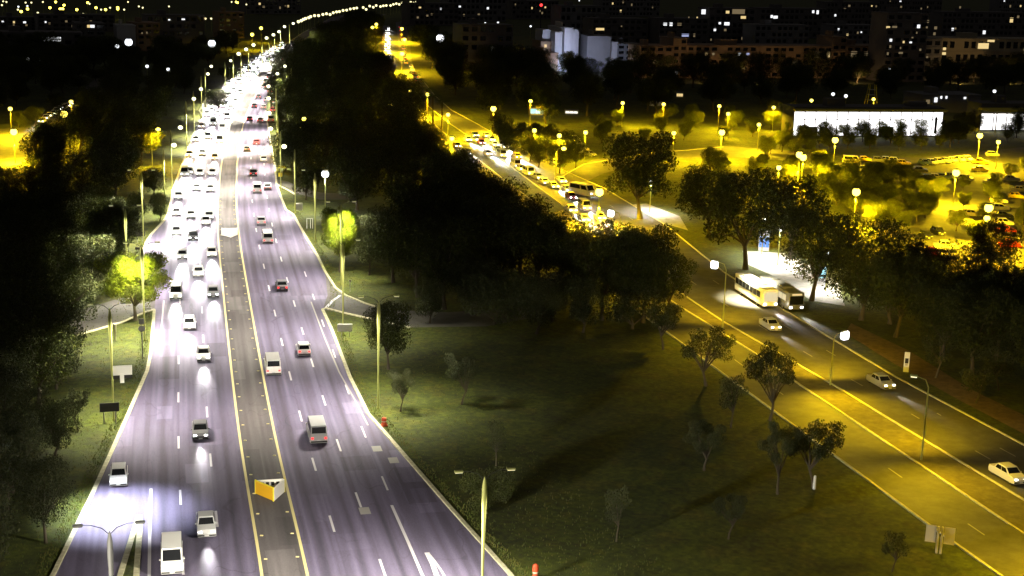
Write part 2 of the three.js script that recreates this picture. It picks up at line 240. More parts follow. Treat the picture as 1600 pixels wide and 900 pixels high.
// lots and lesser roads beyond the avenue
sheet('parking_lot', [[1290, 262], [1330, 246], [1440, 246], [1620, 228], [1640, 450], [1600, 445], [1560, 425], [1480, 412], [1400, 376], [1330, 330]], 0.024, M['lot asphalt']);
sheet('access_road', [[905, 262], [925, 250], [1010, 238], [1130, 228], [1290, 240], [1290, 256], [1130, 244], [1010, 252], [940, 272], [900, 292], [870, 270]], 0.018, M['road asphalt']);
kerb([[868, 284], [885, 272], [912, 257], [1010, 240], [1130, 230]], 0.3, 0.12);
sheet('forecourt', [[1160, 392], [1235, 396], [1310, 442], [1320, 478], [1268, 470], [1210, 432], [1165, 412]], 0.026, M['pale concrete']);
sheet('forecourt', [[960, 322], [1010, 318], [1062, 338], [1075, 360], [1040, 350], [985, 340]], 0.02, M['pale concrete']);
sheet('footpath', [[1330, 505], [1420, 548], [1520, 610], [1640, 668], [1640, 690], [1600, 678], [1500, 626], [1400, 570], [1320, 520]], 0.012, M.earth);
sheet('service_road', [[-40, 262], [-40, 206], [15, 200], [48, 199], [66, 208], [66, 226], [50, 246], [20, 262]], 0.02, M['road asphalt']);
sheet('service_road', [[48, 200], [64, 205], [100, 190], [118, 170], [160, 130], [210, 96], [202, 92], [150, 122], [104, 160], [70, 185]], 0.024, M['road asphalt']);
kerb([[66, 226], [50, 246], [20, 262], [-40, 270]], 0.3, 0.12);

// ------------------------------------------------------------------ trees
function crown(blobs, n, leaf, droop = 0) {                               // many small folded leaf faces spread over a set of clumps
  const pos = [], col = [], q = new THREE.Quaternion(), e = new THREE.Euler();
  const vol = blobs.map((b) => b[3] ** 2), total = vol.reduce((a, b) => a + b, 0);
  blobs.forEach(([bx, by, bz, br], bi) => {
    const m = Math.round(n * vol[bi] / total), tone = R(0.62, 1.25);
    for (let i = 0; i < m; i++) {
      const d = V(R(-1, 1), R(-1, 1), R(-1, 1)); if (d.lengthSq() > 1 || d.lengthSq() < 0.01) { i--; continue; } d.normalize();
      const rr = br * (rnd() < 0.75 ? R(0.78, 1.08) : R(0.3, 0.8)) * (1 + 0.16 * Math.sin(d.x * 7 + bi) * Math.cos(d.z * 6 + bi * 2));
      const c = V(bx + d.x * rr, by + d.y * rr * 0.78 - droop * rr * rnd(), bz + d.z * rr);
      e.set(R(-1, 1) * 1.3, R(0, 6.3), R(-1, 1) * 1.3); q.setFromEuler(e);
      const L = leaf * R(0.65, 1.35), w = L * R(0.32, 0.5), f = L * 0.14;
      const a = V(-L / 2, 0, 0), b = V(0, f, w / 2), cc = V(L / 2, 0, 0), dd = V(0, f, -w / 2);
      for (const v of [a, b, cc, a, cc, dd]) { const p = v.clone().applyQuaternion(q).add(c); pos.push(p.x, p.y, p.z); }
      const k = tone * R(0.65, 1.3), h = R(-0.12, 0.14);
      for (let v = 0; v < 6; v++) col.push(k * (1 + h), k, k * (1 - h));
    }
  });
  const g = new THREE.BufferGeometry(); g.setAttribute('position', new THREE.Float32BufferAttribute(pos, 3)); g.setAttribute('color', new THREE.Float32BufferAttribute(col, 3)); return g;
}
// a tree of unit height: trunk with limbs that reach into the clumps, and the crown
function treeProto({ fork = 0.34, spread = 0.5, top = 1, blobs = 16, blobR = 0.2, leaves = 5200, leaf = 0.035, limbs = 7, trunkR = 0.022, flat = 0.75, leafM = 'leaf', barkM = 'bark', lean = 0.05, base = fork + 0.08 }) {
  const g = proto(), B = [], mid = (base + top) / 2, hh = (top - base) / 2;
  for (let i = 0; i < blobs; i++) {
    const t = i / blobs * 6.283 * 2.4 + R(-0.4, 0.4), yy = -0.85 + 1.7 * ((i * 0.618) % 1), rr = Math.sqrt(Math.max(0.05, 1 - yy * yy * flat)) * R(0.45, 1), br = blobR * R(0.7, 1.25);
    B.push([Math.cos(t) * rr * Math.max(0.05, spread - br), Math.min(mid + yy * hh, top - br * 0.78), Math.sin(t) * rr * Math.max(0.05, spread - br), br]);
  }
  const parts = [], bend = V(R(-1, 1) * lean, fork, R(-1, 1) * lean);
  parts.push(tube([V(0, -0.01, 0), V(bend.x * 0.2, fork * 0.4, bend.z * 0.5), bend, bend.clone().add(V(R(-0.03, 0.03), 0.16, R(-0.03, 0.03)))], [trunkR * 1.5, trunkR, trunkR * 0.85, trunkR * 0.45], 8));
  for (let i = 0; i < limbs; i++) { const b = B[Math.floor(i * B.length / limbs)], e = V(b[0], b[1], b[2]), s = bend.clone().multiplyScalar(R(0.8, 1)); s.y = fork * R(0.82, 1.05); parts.push(tube([s, s.clone().lerp(e, 0.45).add(V(0, R(-0.02, 0.05), 0)), e], [trunkR * 0.6, trunkR * 0.4, trunkR * 0.15], 6)); }
  mesh('trunk', merged(parts), M[barkM], g); mesh('crown', crown(B, leaves, leaf), M[leafM], g);
  return g;
}
const TREES = {
  broad: [0, 1, 2, 3].map(() => treeProto({ blobs: 22, leaves: 8200, leaf: 0.034, spread: 0.56, blobR: 0.17, flat: 0.6, fork: 0.26, limbs: 9 })),
  dense: [0, 1, 2].map(() => treeProto({ blobs: 20, leaves: 7600, leaf: 0.036, spread: 0.5, blobR: 0.2, fork: 0.16, flat: 0.7 })),
  hero: [0, 1].map(() => treeProto({ blobs: 30, leaves: 15000, leaf: 0.034, spread: 0.55, blobR: 0.15, fork: 0.22, flat: 0.7, limbs: 10, leafM: 'leaf yellowish' })),
  small: [0, 1, 2, 3].map(() => treeProto({ blobs: 19, leaves: 3600, leaf: 0.042, spread: 0.58, blobR: 0.13, fork: 0.3, base: 0.52, flat: 0.55, limbs: 11, trunkR: 0.024, lean: 0.14, leafM: 'leaf dull' })),
  airy: [0, 1].map(() => treeProto({ blobs: 14, leaves: 1500, leaf: 0.05, spread: 0.5, blobR: 0.15, fork: 0.34, limbs: 11, trunkR: 0.02, lean: 0.1, leafM: 'leaf dull' })),
  bush: [0, 1].map(() => treeProto({ blobs: 13, leaves: 3600, leaf: 0.06, spread: 0.75, blobR: 0.26, fork: 0.1, limbs: 5, trunkR: 0.025 })),
};
{ // palm
  const g = proto(), p = [], fr = [];
  mesh('trunk', tube([V(0, 0, 0), V(0.01, 0.3, 0), V(0.015, 0.6, 0.01), V(0.02, 0.86, 0.01)], [0.022, 0.017, 0.016, 0.014], 8), M.bark, g);
  for (let i = 0; i < 16; i++) { const a = i / 16 * 6.283 + R(-0.15, 0.15), up = R(-0.1, 0.75), L = R(0.24, 0.3), pos = [], D = V(Math.cos(a), 0, Math.sin(a)), S = V(-D.z, 0, D.x);
    const at2 = (t) => V(0.02, 0.86, 0.01).addScaledVector(D, L * t).add(V(0, up * L * t - 0.55 * L * t * t, 0));
    for (let k = 1; k <= 11; k++) { const t = k / 11, c = at2(t), w = 0.075 * Math.sin(Math.min(1, t * 1.1 + 0.12) * 2.9) + 0.012; for (const s of [-1, 1]) { const e = c.clone().addScaledVector(S, s * w).addScaledVector(D, 0.035).add(V(0, -w * 0.55, 0)), b = at2(Math.min(1, t + 0.05)); pos.push(...c.toArray(), ...b.toArray(), ...e.toArray()); } }
    const q = new THREE.BufferGeometry(); q.setAttribute('position', new THREE.Float32BufferAttribute(pos, 3)); q.setAttribute('color', new THREE.Float32BufferAttribute(new Array(pos.length).fill(1), 3)); fr.push(q); }
  fr.forEach((q) => mesh('frond', q, M['palm leaf'], g)); TREES.palm = [g];
}
const TREE_NAME = { broad: 'broad_tree', dense: 'dense_tree', hero: 'leafy_tree', small: 'lawn_tree', airy: 'thin_tree', bush: 'bush', palm: 'palm_tree' };
function plant(kind, p, h, w, label, group, tone) {
  const list = TREES[kind], o = list[Math.floor(rnd() * list.length)].clone(); put(o, TREE_NAME[kind]);
  o.position.copy(p); o.rotation.y = R(0, 6.28); o.scale.set(w, h, w);
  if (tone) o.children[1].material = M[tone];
  return tag(o, label, kind === 'bush' ? 'bush' : kind === 'palm' ? 'palm tree' : 'tree', group);
}
// a tree whose foot is seen at (bx, by), whose top reaches row ty, and whose crown is cw survey pixels wide
function treePx(kind, bx, by, ty, cw, label, group, tone) { const p = G(bx, by), h = heightTo(p, ty), m = mpp(p); return plant(kind, p, h, cw * m / (kind === 'bush' ? 1.5 : kind === 'palm' ? 0.6 : 1.1), label, group, tone); }
const inside = (pts, x, y) => { let c = false; for (let i = 0, j = pts.length - 1; i < pts.length; j = i++) { const [xi, yi] = pts[i], [xj, yj] = pts[j]; if (yi > y !== yj > y && x < (xj - xi) * (y - yi) / (yj - yi) + xi) c = !c; } return c; };
function wood(pts, gap, [h0, h1], kinds, label, group, most = 60, tone) {   // trees at their own spacing over an outlined patch of ground
  const w = world2(pts).map((p) => [p.x, p.z]), xs = w.map((p) => p[0]), zs = w.map((p) => p[1]), got = [];
  for (let i = 0; i < 4000 && got.length < most; i++) { const x = R(Math.min(...xs), Math.max(...xs)), z = R(Math.min(...zs), Math.max(...zs)); if (!inside(w, x, z) || got.some((g) => (g[0] - x) ** 2 + (g[1] - z) ** 2 < gap * gap)) continue; got.push([x, z]); }
  for (const [x, z] of got) { const h = R(h0, h1); plant(kinds[Math.floor(rnd() * kinds.length)], V(x, 0, z), h, h * R(0.9, 1.2), label, group, tone); }
  return got.length;
}
const DARK = ['broad', 'dense', 'broad'];
// the unlit woods
wood([[-60, 640], [60, 640], [110, 545], [150, 505], [60, 480], [-60, 470]], 9, [9, 13], DARK, 'dark tree in the unlit wood at the lower left edge', 'trees of the unlit wood left of the lawn');
wood([[-60, 470], [120, 480], [200, 440], [185, 395], [170, 365], [80, 362], [-60, 372]], 9, [8, 11], DARK, 'black-looking tree in the wood left of the bright roadside tree', 'trees of the black wood left of the highway', 40);
wood([[60, 345], [165, 345], [185, 310], [215, 270], [245, 235], [240, 205], [130, 190], [100, 225], [60, 262]], 11, [9, 13], DARK, 'dark tree in the wood between service road and highway', 'trees of the wood between the service road and the highway', 45);
wood([[130, 190], [250, 195], [285, 160], [300, 135], [330, 100], [370, 78], [260, 95], [205, 112], [160, 145]], 14, [9, 13], DARK, 'dark tree in the far wood along the left side of the highway', 'trees of the far wood left of the highway', 60);
wood([[-40, 190], [20, 190], [90, 155], [150, 115], [190, 95], [100, 85], [-40, 95]], 15, [10, 14], DARK, 'dark tree beyond the yellow-lit road at far left', 'trees beyond the yellow-lit road', 60);
wood([[600, 455], [640, 490], [760, 478], [850, 476], [850, 425], [780, 395], [700, 350], [655, 385]], 8.5, [12, 15.5], DARK, 'tall dark tree in the great black clump, toward the highway', 'trees of the great black clump between the roads, highway half', 40);
wood([[855, 488], [1000, 508], [1030, 490], [950, 462], [860, 440]], 7.5, [10.5, 12.5], DARK, 'dark tree in the great black clump, toward the avenue', 'trees of the great black clump between the roads, avenue half', 30);
wood([[650, 492], [760, 486], [860, 492], [1000, 515], [1010, 528], [880, 528], [760, 512], [660, 506]], 6, [6.5, 9], ['dense', 'bush', 'dense'], 'low dark tree along the near foot of the great black clump', 'low trees at the foot of the great black clump', 30, 'leaf dull');
wood([[455, 300], [520, 330], [620, 330], [720, 325], [700, 290], [640, 240], [560, 225], [500, 240], [455, 250]], 11, [9, 13], DARK, 'dark tree in the middle wood between highway and avenue', 'trees of the middle wood between the roads', 45);
wood([[445, 225], [560, 215], [630, 225], [645, 200], [600, 160], [598, 115], [560, 105], [470, 105], [440, 135], [430, 170]], 13, [10, 14], DARK, 'dark tree in the far wood between highway and avenue', 'trees of the far wood between the roads', 60);
wood([[500, 92], [590, 85], [590, 45], [560, 40], [520, 60], [490, 76]], 18, [10, 13], DARK, 'distant dark tree where the highway bends right', 'trees where the highway bends', 30);
wood([[760, 190], [900, 205], [930, 195], [1240, 160], [1620, 150], [1620, 118], [1000, 120], [820, 118], [700, 85], [660, 70], [665, 110], [720, 165]], 17, [10, 15], DARK, 'dark tree in the belt below the apartment blocks', 'trees of the belt below the apartment blocks', 120);
wood([[780, 222], [905, 262], [880, 275], [790, 245]], 9, [6, 9], ['dense', 'broad'], 'brownish lit tree beside the queue of cars', 'trees beside the queue of cars', 10);
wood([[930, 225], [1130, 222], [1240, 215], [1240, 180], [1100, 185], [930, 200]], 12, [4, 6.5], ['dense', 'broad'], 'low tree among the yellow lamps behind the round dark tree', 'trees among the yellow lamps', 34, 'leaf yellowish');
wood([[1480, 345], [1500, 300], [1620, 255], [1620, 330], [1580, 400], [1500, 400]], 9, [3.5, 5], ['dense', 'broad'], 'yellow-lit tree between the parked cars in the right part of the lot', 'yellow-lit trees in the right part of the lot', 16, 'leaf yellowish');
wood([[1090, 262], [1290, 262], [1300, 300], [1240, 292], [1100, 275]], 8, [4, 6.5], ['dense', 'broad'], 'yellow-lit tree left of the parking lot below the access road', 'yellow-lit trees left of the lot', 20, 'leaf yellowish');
wood([[-60, 690], [40, 660], [30, 790], [-10, 900], [-80, 900]], 7, [8, 10], DARK, 'dark tree at the very left edge beside the lower left lawn', 'trees at the very left edge', 6, 'leaf dull');
// the trees one can tell apart
treePx('broad', 1000, 342, 206, 160, 'round dark tree standing against the pale ground beside the avenue');
treePx('broad', 1165, 421, 268, 185, 'wide dark tree with forked trunk against the white-lit forecourt');
treePx('broad', 1108, 372, 262, 130, 'dark tree just left of the forked-trunk tree at the forecourt');
treePx('broad', 1236, 405, 275, 130, 'dark tree behind the forecourt, right of the forked-trunk tree');
treePx('broad', 1268, 470, 325, 150, 'dark tree with its trunk before the pale strip beside the bus');
treePx('dense', 1345, 500, 336, 170, 'big black tree right of the buses, left end of its row');
wood([[1340, 500], [1420, 540], [1520, 590], [1640, 650], [1640, 560], [1560, 520], [1420, 470]], 7.5, [10, 13], DARK, 'black tree in the thick row along the far side of the avenue', 'trees in the row along the far side of the avenue', 26);
treePx('broad', 1545, 432, 346, 96, 'dark round tree before the lit parking lot at right edge');
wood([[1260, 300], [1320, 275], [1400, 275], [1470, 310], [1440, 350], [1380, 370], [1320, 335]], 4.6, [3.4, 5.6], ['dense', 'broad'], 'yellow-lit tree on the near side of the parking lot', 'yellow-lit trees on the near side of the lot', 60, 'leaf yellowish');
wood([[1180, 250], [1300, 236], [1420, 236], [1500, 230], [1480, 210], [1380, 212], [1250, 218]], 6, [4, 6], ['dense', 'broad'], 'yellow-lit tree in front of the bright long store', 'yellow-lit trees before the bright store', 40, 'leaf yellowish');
wood([[1480, 232], [1620, 222], [1620, 195], [1520, 200], [1480, 212]], 11, [6, 9], ['dense', 'broad'], 'dark tree before the bright canopy at the right edge', 'trees before the bright canopy', 12);
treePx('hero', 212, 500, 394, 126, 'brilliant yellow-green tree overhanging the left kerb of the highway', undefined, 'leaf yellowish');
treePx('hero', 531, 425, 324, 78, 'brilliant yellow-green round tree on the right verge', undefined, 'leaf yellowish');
treePx('broad', 577, 430, 356, 64, 'dim tree with pale trunk just right of the brilliant round tree');
treePx('dense', 240, 305, 262, 58, 'green tree lit from above beside the pole above the small dark sign');
treePx('bush', 208, 348, 300, 56, 'olive bushy tree on the left verge below the lit green tree');
treePx('bush', 180, 404, 374, 40, 'small bright green bush left of the black-boarded sign');
treePx('dense', 250, 345, 300, 40, 'low green tree touching the left kerb above the wide bend');
treePx('dense', 360, 128, 104, 50, 'green tree lit by lamps at the far left kerb');
treePx('dense', 340, 172, 140, 60, 'dim green tree at the mouth of the far left side road');
treePx('dense', 445, 268, 226, 52, 'green tree at the right kerb near the two small yellow signs');
treePx('dense', 478, 312, 252, 60, 'dim tree behind the single white lamp on the right verge');
treePx('dense', 440, 195, 160, 36, 'bright green tree under a lamp on the far right kerb');
treePx('palm', 424, 172, 120, 44, 'dark ragged palm leaning over the right kerb of the highway');
treePx('dense', 470, 198, 170, 40, 'olive tree lit by the pair of yellow lamps in the far wood');
treePx('dense', 490, 90, 60, 44, 'far dim tree on the inside of the highway bend');
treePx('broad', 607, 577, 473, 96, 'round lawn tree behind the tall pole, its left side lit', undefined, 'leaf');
treePx('broad', 1004, 504, 352, 150, 'broad dark tree at the right shoulder of the great black clump'); treePx('broad', 1046, 500, 392, 92, 'rounded dark tree closing the great black clump toward the avenue'); treePx('broad', 940, 500, 348, 140, 'broad dark tree next left of the right shoulder of the clump');
treePx('small', 626, 643, 578, 46, 'small tree with bare curved trunk right of the tall pole');
treePx('small', 721, 632, 553, 60, 'thin dim tree in the middle of the lawn');
treePx('airy', 775, 728, 658, 48, 'sparse sapling on the lawn above the low grey bush');
treePx('bush', 760, 802, 735, 96, 'low grey-green bush behind the nearest right-hand pole');
treePx('airy', 963, 846, 762, 56, 'barely lit sapling standing alone on the dark lawn');
treePx('small', 1138, 842, 772, 60, 'barely visible tree low on the dark lawn toward the avenue');
treePx('small', 1100, 735, 662, 74, 'dim tree on the dark lawn left of the twin trees');
treePx('small', 1215, 772, 664, 74, 'left one of the twin dark trees beside the avenue');
treePx('small', 1271, 762, 660, 98, 'right one of the twin dark trees, by the pale marker post');
treePx('small', 1203, 657, 543, 96, 'dark many-limbed tree in front of the avenue kerb');
treePx('airy', 1142, 668, 586, 60, 'spindly dark tree left of the many-limbed tree');
treePx('small', 1103, 603, 516, 96, 'dark spreading tree silhouetted on the yellow avenue, farther left');
treePx('small', 1036, 546, 474, 66, 'leaning dark tree at the right end of the black clump');
treePx('airy', 1394, 893, 830, 56, 'thin dark tree left of the double sign back');
treePx('small', 122, 672, 608, 40, 'small tree by the dark panel on the left lawn');
treePx('broad', 72, 848, 715, 110, 'large speckled tree at the lower left of the lawn', undefined, 'leaf dull');
treePx('dense', 86, 712, 625, 96, 'dim green tree above the large speckled lawn tree', undefined, 'leaf dull');
treePx('dense', 88, 608, 512, 96, 'green-tinged tree at the edge of the left lawn', undefined, 'leaf dull');
treePx('dense', 20, 770, 640, 120, 'dark leafy tree cut by the left edge of the picture', undefined, 'leaf dull');
treePx('airy', 1525, 630, 575, 70, 'bare-stemmed tree with long shadow right of the avenue');
treePx('airy', 1462, 590, 520, 70, 'thin lit tree beside the narrow white totem');
treePx('airy', 1560, 610, 540, 70, 'thin tree at the right edge beyond the avenue');
for (const [x, y, t, l] of [[690, 205, 150, 'near'], [676, 196, 141, 'second'], [668, 178, 132, 'third'], [654, 162, 118, 'fourth'], [648, 150, 108, 'farthest']]) treePx('palm', x, y, t, 40, l + ' of the five palms along the yellow avenue', 'palms along the avenue');
for (const [x, y, t, w] of [[55, 195, 165, 36], [88, 172, 145, 34], [30, 200, 172, 30]]) treePx('dense', x, y, t, w, 'brown-lit round tree ' + (x < 40 ? 'at the near end of' : x < 60 ? 'in the middle of' : 'at the far end of') + ' the yellow road bend');
treePx('broad', 10, 320, 258, 70, 'brownish tree before the yellow junction at the left edge');
treePx('dense', 122, 140, 118, 44, 'olive-lit tree row end far left, near a small yellow lamp'); treePx('dense', 150, 126, 108, 34, 'farther olive-lit tree at far left beside the dark wood');

// ------------------------------------------------------------------ lamps
function spot(p, target, color, power, angle, penumbra, size = 15) { const l = new THREE.SpotLight(color, power, 0, angle, penumbra, 2); l.position.copy(p); l.target.position.copy(target); l.castShadow = true; l.shadow.radius = size; scene.add(l); return l; }
const H = 13;
const poleGeo = new THREE.LatheGeometry([[0.001, 0], [0.16, 0], [0.16, 0.25], [0.11, 0.3], [0.10, 4], [0.12, 7.5], [0.17, 10], [0.21, 11.3], [0.19, 12.2], [0.10, 12.8], [0.03, 13], [0.001, 13.02]].map((p) => new THREE.Vector2(...p)), 12);
const armGeo = (s) => tube([V(0, 12.75, 0), V(s * 0.5, 13.25, 0), V(s * 1.2, 13.5, 0), V(s * 1.8, 13.52, 0)], [0.035, 0.03, 0.028, 0.025], 6);
const headGeo = (s) => { const g = new RoundedBoxGeometry(0.7, 0.16, 0.34, 2, 0.07); g.translate(s * 2.05, 13.55, 0); return g; };
function lampProto(bowl, arms) {
  const g = proto(); mesh('pole', poleGeo, M.pole, g);
  for (const s of arms) {
    mesh('arm', armGeo(s), M['dark metal'], g); const h = mesh('luminaire', headGeo(s), M.pole, g);
    const lens = bowl ? new THREE.SphereGeometry(bowl, 16, 12).scale(1, 0.85, 1).translate(s * 2.1, 13.6 - bowl * 0.15, 0) : rbox(0.58, 0.05, 0.26, 0.02, s * 2.05, 13.46, 0);
    mesh('lens', lens, M[bowl ? 'lamp glass' : 'lamp glass soft'], h);
  }
  return g;
}
const LAMP_NEAR = lampProto(0, [1, -1]), LAMP_FAR = lampProto(0.5, [1]), LAMP_FARTHER = lampProto(0.72, [1]);
function highwayLamp(px, py, side, label, power = 1, back = 0.3, kind, group) {       // the pole's tip is seen at (px, py)
  const tip = G(px, py, H), base = V(tip.x, 0, tip.z), [s, , i] = stT(base), d = dirAt(i), n = V(-d.z, 0, d.x).multiplyScalar(side === 'left' ? 1 : -1);
  const dist = Math.hypot(base.x, base.z), o = (kind ?? (dist < 262 ? LAMP_NEAR : dist < 520 ? LAMP_FAR : LAMP_FARTHER)).clone(); put(o, 'highway_lamp'); o.position.copy(base); o.rotation.y = Math.atan2(-n.z, n.x);
  tag(o, label, 'street lamp', group);
  if (power > 0) {
    const p = base.clone().addScaledVector(n, 2.1).setY(dist < 262 ? H + 0.3 : H - 0.6);
    spot(p, p.clone().addScaledVector(n, dist < 125 ? 9 : 4.5).setY(0), C_HIGHWAY, HIGHWAY * power, dist > 290 ? 1.08 : dist < 125 ? 1.34 : 1.2, dist < 125 ? 0.4 : 0.6);
    if (dist < 262) { const q = base.clone().addScaledVector(n, -2.1).setY(H + 0.3); spot(q, q.clone().addScaledVector(n, -2).setY(0), C_HIGHWAY, HIGHWAY * back, 1.02, 0.9); }
  }
  return o;
}
const LEFT = [[171, 830, 0], [171, 481.5, 1], [221.5, 385, 1.2, 1.6], [195.5, 326, 1.2, 1.1], [220.8, 270, 1.6, 1.1], [255, 231, 2.4], [266.5, 203, 3], [290, 157.5, 4.2], [302, 142, 4.4], [314, 118, 4.6], [320, 106, 3.6], [351, 97, 4], [364, 86, 4], [376, 79, 4], [388, 72, 4], [409, 61, 5], [420, 56, 5], [429, 51, 5], [438, 43, 5], [452, 38, 5]];
LEFT.forEach(([x, y, k, b], i) => { const o = highwayLamp(x, y, 'left', i === 0 ? 'street lamp whose tip rises from the bottom edge over the bluish lit lane' : 'highway lamp on the left verge, ' + ord(i - 1) + ' up the road from the black-backed panel', k, b ?? 0.46); if (!i) o.traverse((m) => { if (m.isMesh) m.material = M['dark metal']; }); });
const RIGHT = [[757.6, 745, 2.4], [591.8, 470, 1], [536, 381, 1], [533, 320, 1.1, 0.25], [492, 270, 1.2], [460.5, 233, 1.3], [438, 205, 1.5], [434.4, 180, 1.7], [432.5, 157, 1.8], [431, 138, 2], [444, 118, 2.2], [455, 106, 2.4]];
RIGHT.forEach(([x, y, k, b], i) => highwayLamp(x, y, 'right', 'tall highway lamp on the right verge, ' + ord(i) + ' pole from the bottom edge', k, b ?? 0.46));
// the bluish white lane light of the nearest left lamp
{ const p = G(182, 800, 0); spot(V(p.x - 1.5, 11.5, p.z - 1), V(p.x, 0, p.z), C_LED, 4800, 0.66, 1, 12); }
// the next pair of lamps, below the picture's lower edge
for (const [px, py, side, k] of [[-190, 1330, 'left', 8]]) { const b = G(px, py), n = V(side === 'left' ? 1 : -1, 0, 0.1), o = LAMP_NEAR.clone(); put(o, 'highway_lamp'); o.position.copy(b); tag(o, side === 'left' ? 'highway lamp below the lower left corner, outside the picture' : 'highway lamp below the bottom edge at right, outside the picture', 'street lamp'); const p = b.clone().addScaledVector(n, 2.1).setY(13.3); spot(p, p.clone().addScaledVector(n, 19).add(V(0, -13.3, -30)), C_HIGHWAY, HIGHWAY * k, 0.62, 1, 70); }
// lamps turned towards the two brilliant trees beside them
for (const [tx, ty, cx, cy, k] of [[221.5, 385, 203, 436, 17000], [533, 320, 531, 350, 17000]]) { const a = G(tx, ty, H), c = G(tx < 300 ? 212 : 531, tx < 300 ? 500 : 425).setY(tx < 300 ? 6 : 7); const p = V(a.x + (tx < 300 ? -1.2 : 1.2), 13.4, a.z + 0.3); spot(p, c, new THREE.Color(0.95, 1, 0.3), k, tx < 300 ? 0.32 : 0.27, 0.7); }
// one white lamp among the trees, and the far rows
function lampAt(protoO, name, hx, hy, h, label, group) { const p = G(hx, hy, h), o = protoO.clone(); put(o, name); o.position.set(p.x, 0, p.z); tag(o, label, 'street lamp', group); return o; }
function globeProto(r, h, glass, poleM = 'pole') { const g = proto(); mesh('pole', tube([V(0, 0, 0), V(0, h * 0.5, 0), V(0, h - r * 0.6, 0)], [0.11, 0.09, 0.07], 7), M[poleM], g); const hd = mesh('lamp_head', new THREE.CylinderGeometry(r * 0.75, r * 0.3, r * 0.5, 12).translate(0, h + r * 0.85, 0), M['dark metal'], g); mesh('lens', new THREE.SphereGeometry(r, 14, 10).translate(0, h, 0), M[glass], hd); return g; }
{ const o = lampAt(globeProto(0.75, 8, 'led glass'), 'white_lamp', 508, 272, 8, 'single brilliant white lamp beside the dark middle wood'); spot(V(o.position.x, 7, o.position.z + 0.2), o.position, C_LED, 420, 1.3, 0.6); }
const FAR_W = globeProto(0.9, 8, 'far white glass'), FAR_Y = globeProto(0.9, 8, 'sodium glass'), FAR_O = globeProto(0.95, 8, 'far lamp glass'), FAR_S = globeProto(0.6, 8, 'far lamp glass'), FAR_WS = globeProto(0.6, 8, 'far white glass');
const ROW = [[735, 115], [762, 108], [790, 108], [820, 100], [845, 95], [870, 100], [892, 88], [915, 82], [935, 80], [960, 72], [985, 70], [1010, 62], [1035, 58], [1055, 55], [1100, 52], [1120, 65], [1145, 42], [1170, 50], [1190, 38], [1220, 45], [1240, 40], [1260, 38], [1290, 38], [1310, 30], [1330, 25], [1350, 30], [1370, 20], [1390, 28], [1410, 22], [1430, 15], [1450, 20], [1470, 12], [1490, 14], [1505, 8], [650, 150], [670, 143], [685, 134], [700, 128], [722, 122]];
for (const [x, y] of ROW) lampAt(FAR_O, 'far_lamp', x / 4.444 + 320, y / 4.444, 8, 'tiny cream lamp in the long curving row at the top of the highway', 'lamps in the long curving row at the top');
const TOWN = [[3, 8], [10, 3], [28, 15], [33, 18], [43, 14], [40, 4], [49, 4], [59, 20], [67, 3], [78, 12], [94, 14], [100, 8], [87, 3], [120, 15], [137, 4], [150, 12], [158, 15], [165, 15], [172, 12], [184, 14], [194, 15], [200, 3], [217, 10], [223, 12], [264, 10], [362, 3], [369, 3], [278, 31], [321, 29], [330, 29], [371, 4], [385, 7], [5, 2], [130, 22], [140, 6]];
for (const [x, y] of TOWN) lampAt((x * 7 + y) % 3 ? FAR_S : FAR_Y, 'far_lamp', x, y, 8, 'tiny warm lamp in the distant district at the top left', 'lamps of the distant district at top left');
for (const [x, y] of [[29, 15], [43, 14], [62, 101], [230, 112], [45, 100], [263, 117], [905, 4], [935, 3], [971, 8], [778, 40], [758, 41], [866, 46], [829, 46], [1056, 122], [1344, 98], [1359, 98], [1389, 115], [1301, 156], [1321, 159], [1553, 151]]) lampAt(FAR_WS, 'far_lamp', x, y, 6, 'small white point of lamplight in the dark district', 'small white lamps of the dark districts');
[[331, 68, 'white lamp alone over the wood left of the far highway'], [201, 66, 'white lamp before the pale end wall at far left'], [183, 72, 'smaller white lamp left of the one before the pale wall'], [688, 60, 'very bright white floodlight alone right of the far avenue']].forEach(([x, y, l], i) => { const o = lampAt(i === 3 ? globeProto(2.0, 10, 'led glass') : i === 2 ? FAR_W : globeProto(1.7, 10, 'far white glass'), 'white_lamp', x, y, i === 2 ? 8 : 10, l); if (i === 1) { const w = o.position.clone(); spot(V(w.x, 9, w.z - 1), V(w.x, 4, w.z - 30), new THREE.Color(0.75, 0.75, 1), 900, 1.2, 0.9); } });
// sodium lamps: a curved pole with one hanging luminaire, and the flared post-top kind of the lot
function curvedProto(h, r, glass, k = 1) {
  const g = proto(); mesh('pole', tube([V(0, 0, 0), V(0, h * 0.6, 0), V(0, h * 0.88, 0), V(0.35 * k, h * 0.97, 0), V(1.3 * k, h, 0)], [0.11, 0.09, 0.075, 0.065, 0.05], 8), M.pole, g);
  const l = mesh('luminaire', rbox(0.8, 0.22, 0.4, 0.09, 1.6 * k, h + 0.05, 0), M.pole, g); mesh('lens', glass === 'led glass' ? rbox(1.1, 1.2, 0.8, 0.32, 1.75 * k, h - 0.5, 0) : r ? new THREE.SphereGeometry(r, 14, 10).scale(1.1, 0.8, 0.9).translate(1.65 * k, h - r * 0.35, 0) : rbox(0.65, 0.07, 0.32, 0.03, 1.6 * k, h - 0.13, 0), M[glass], l); return g;
}
const POST_BIG = globeProto(0.8, 7.5, 'sodium glass');
const CURVED = curvedProto(9, 0.5, 'sodium glass'), POST = (() => { const g = globeProto(0.55, 7.5, 'sodium glass'); return g; })();
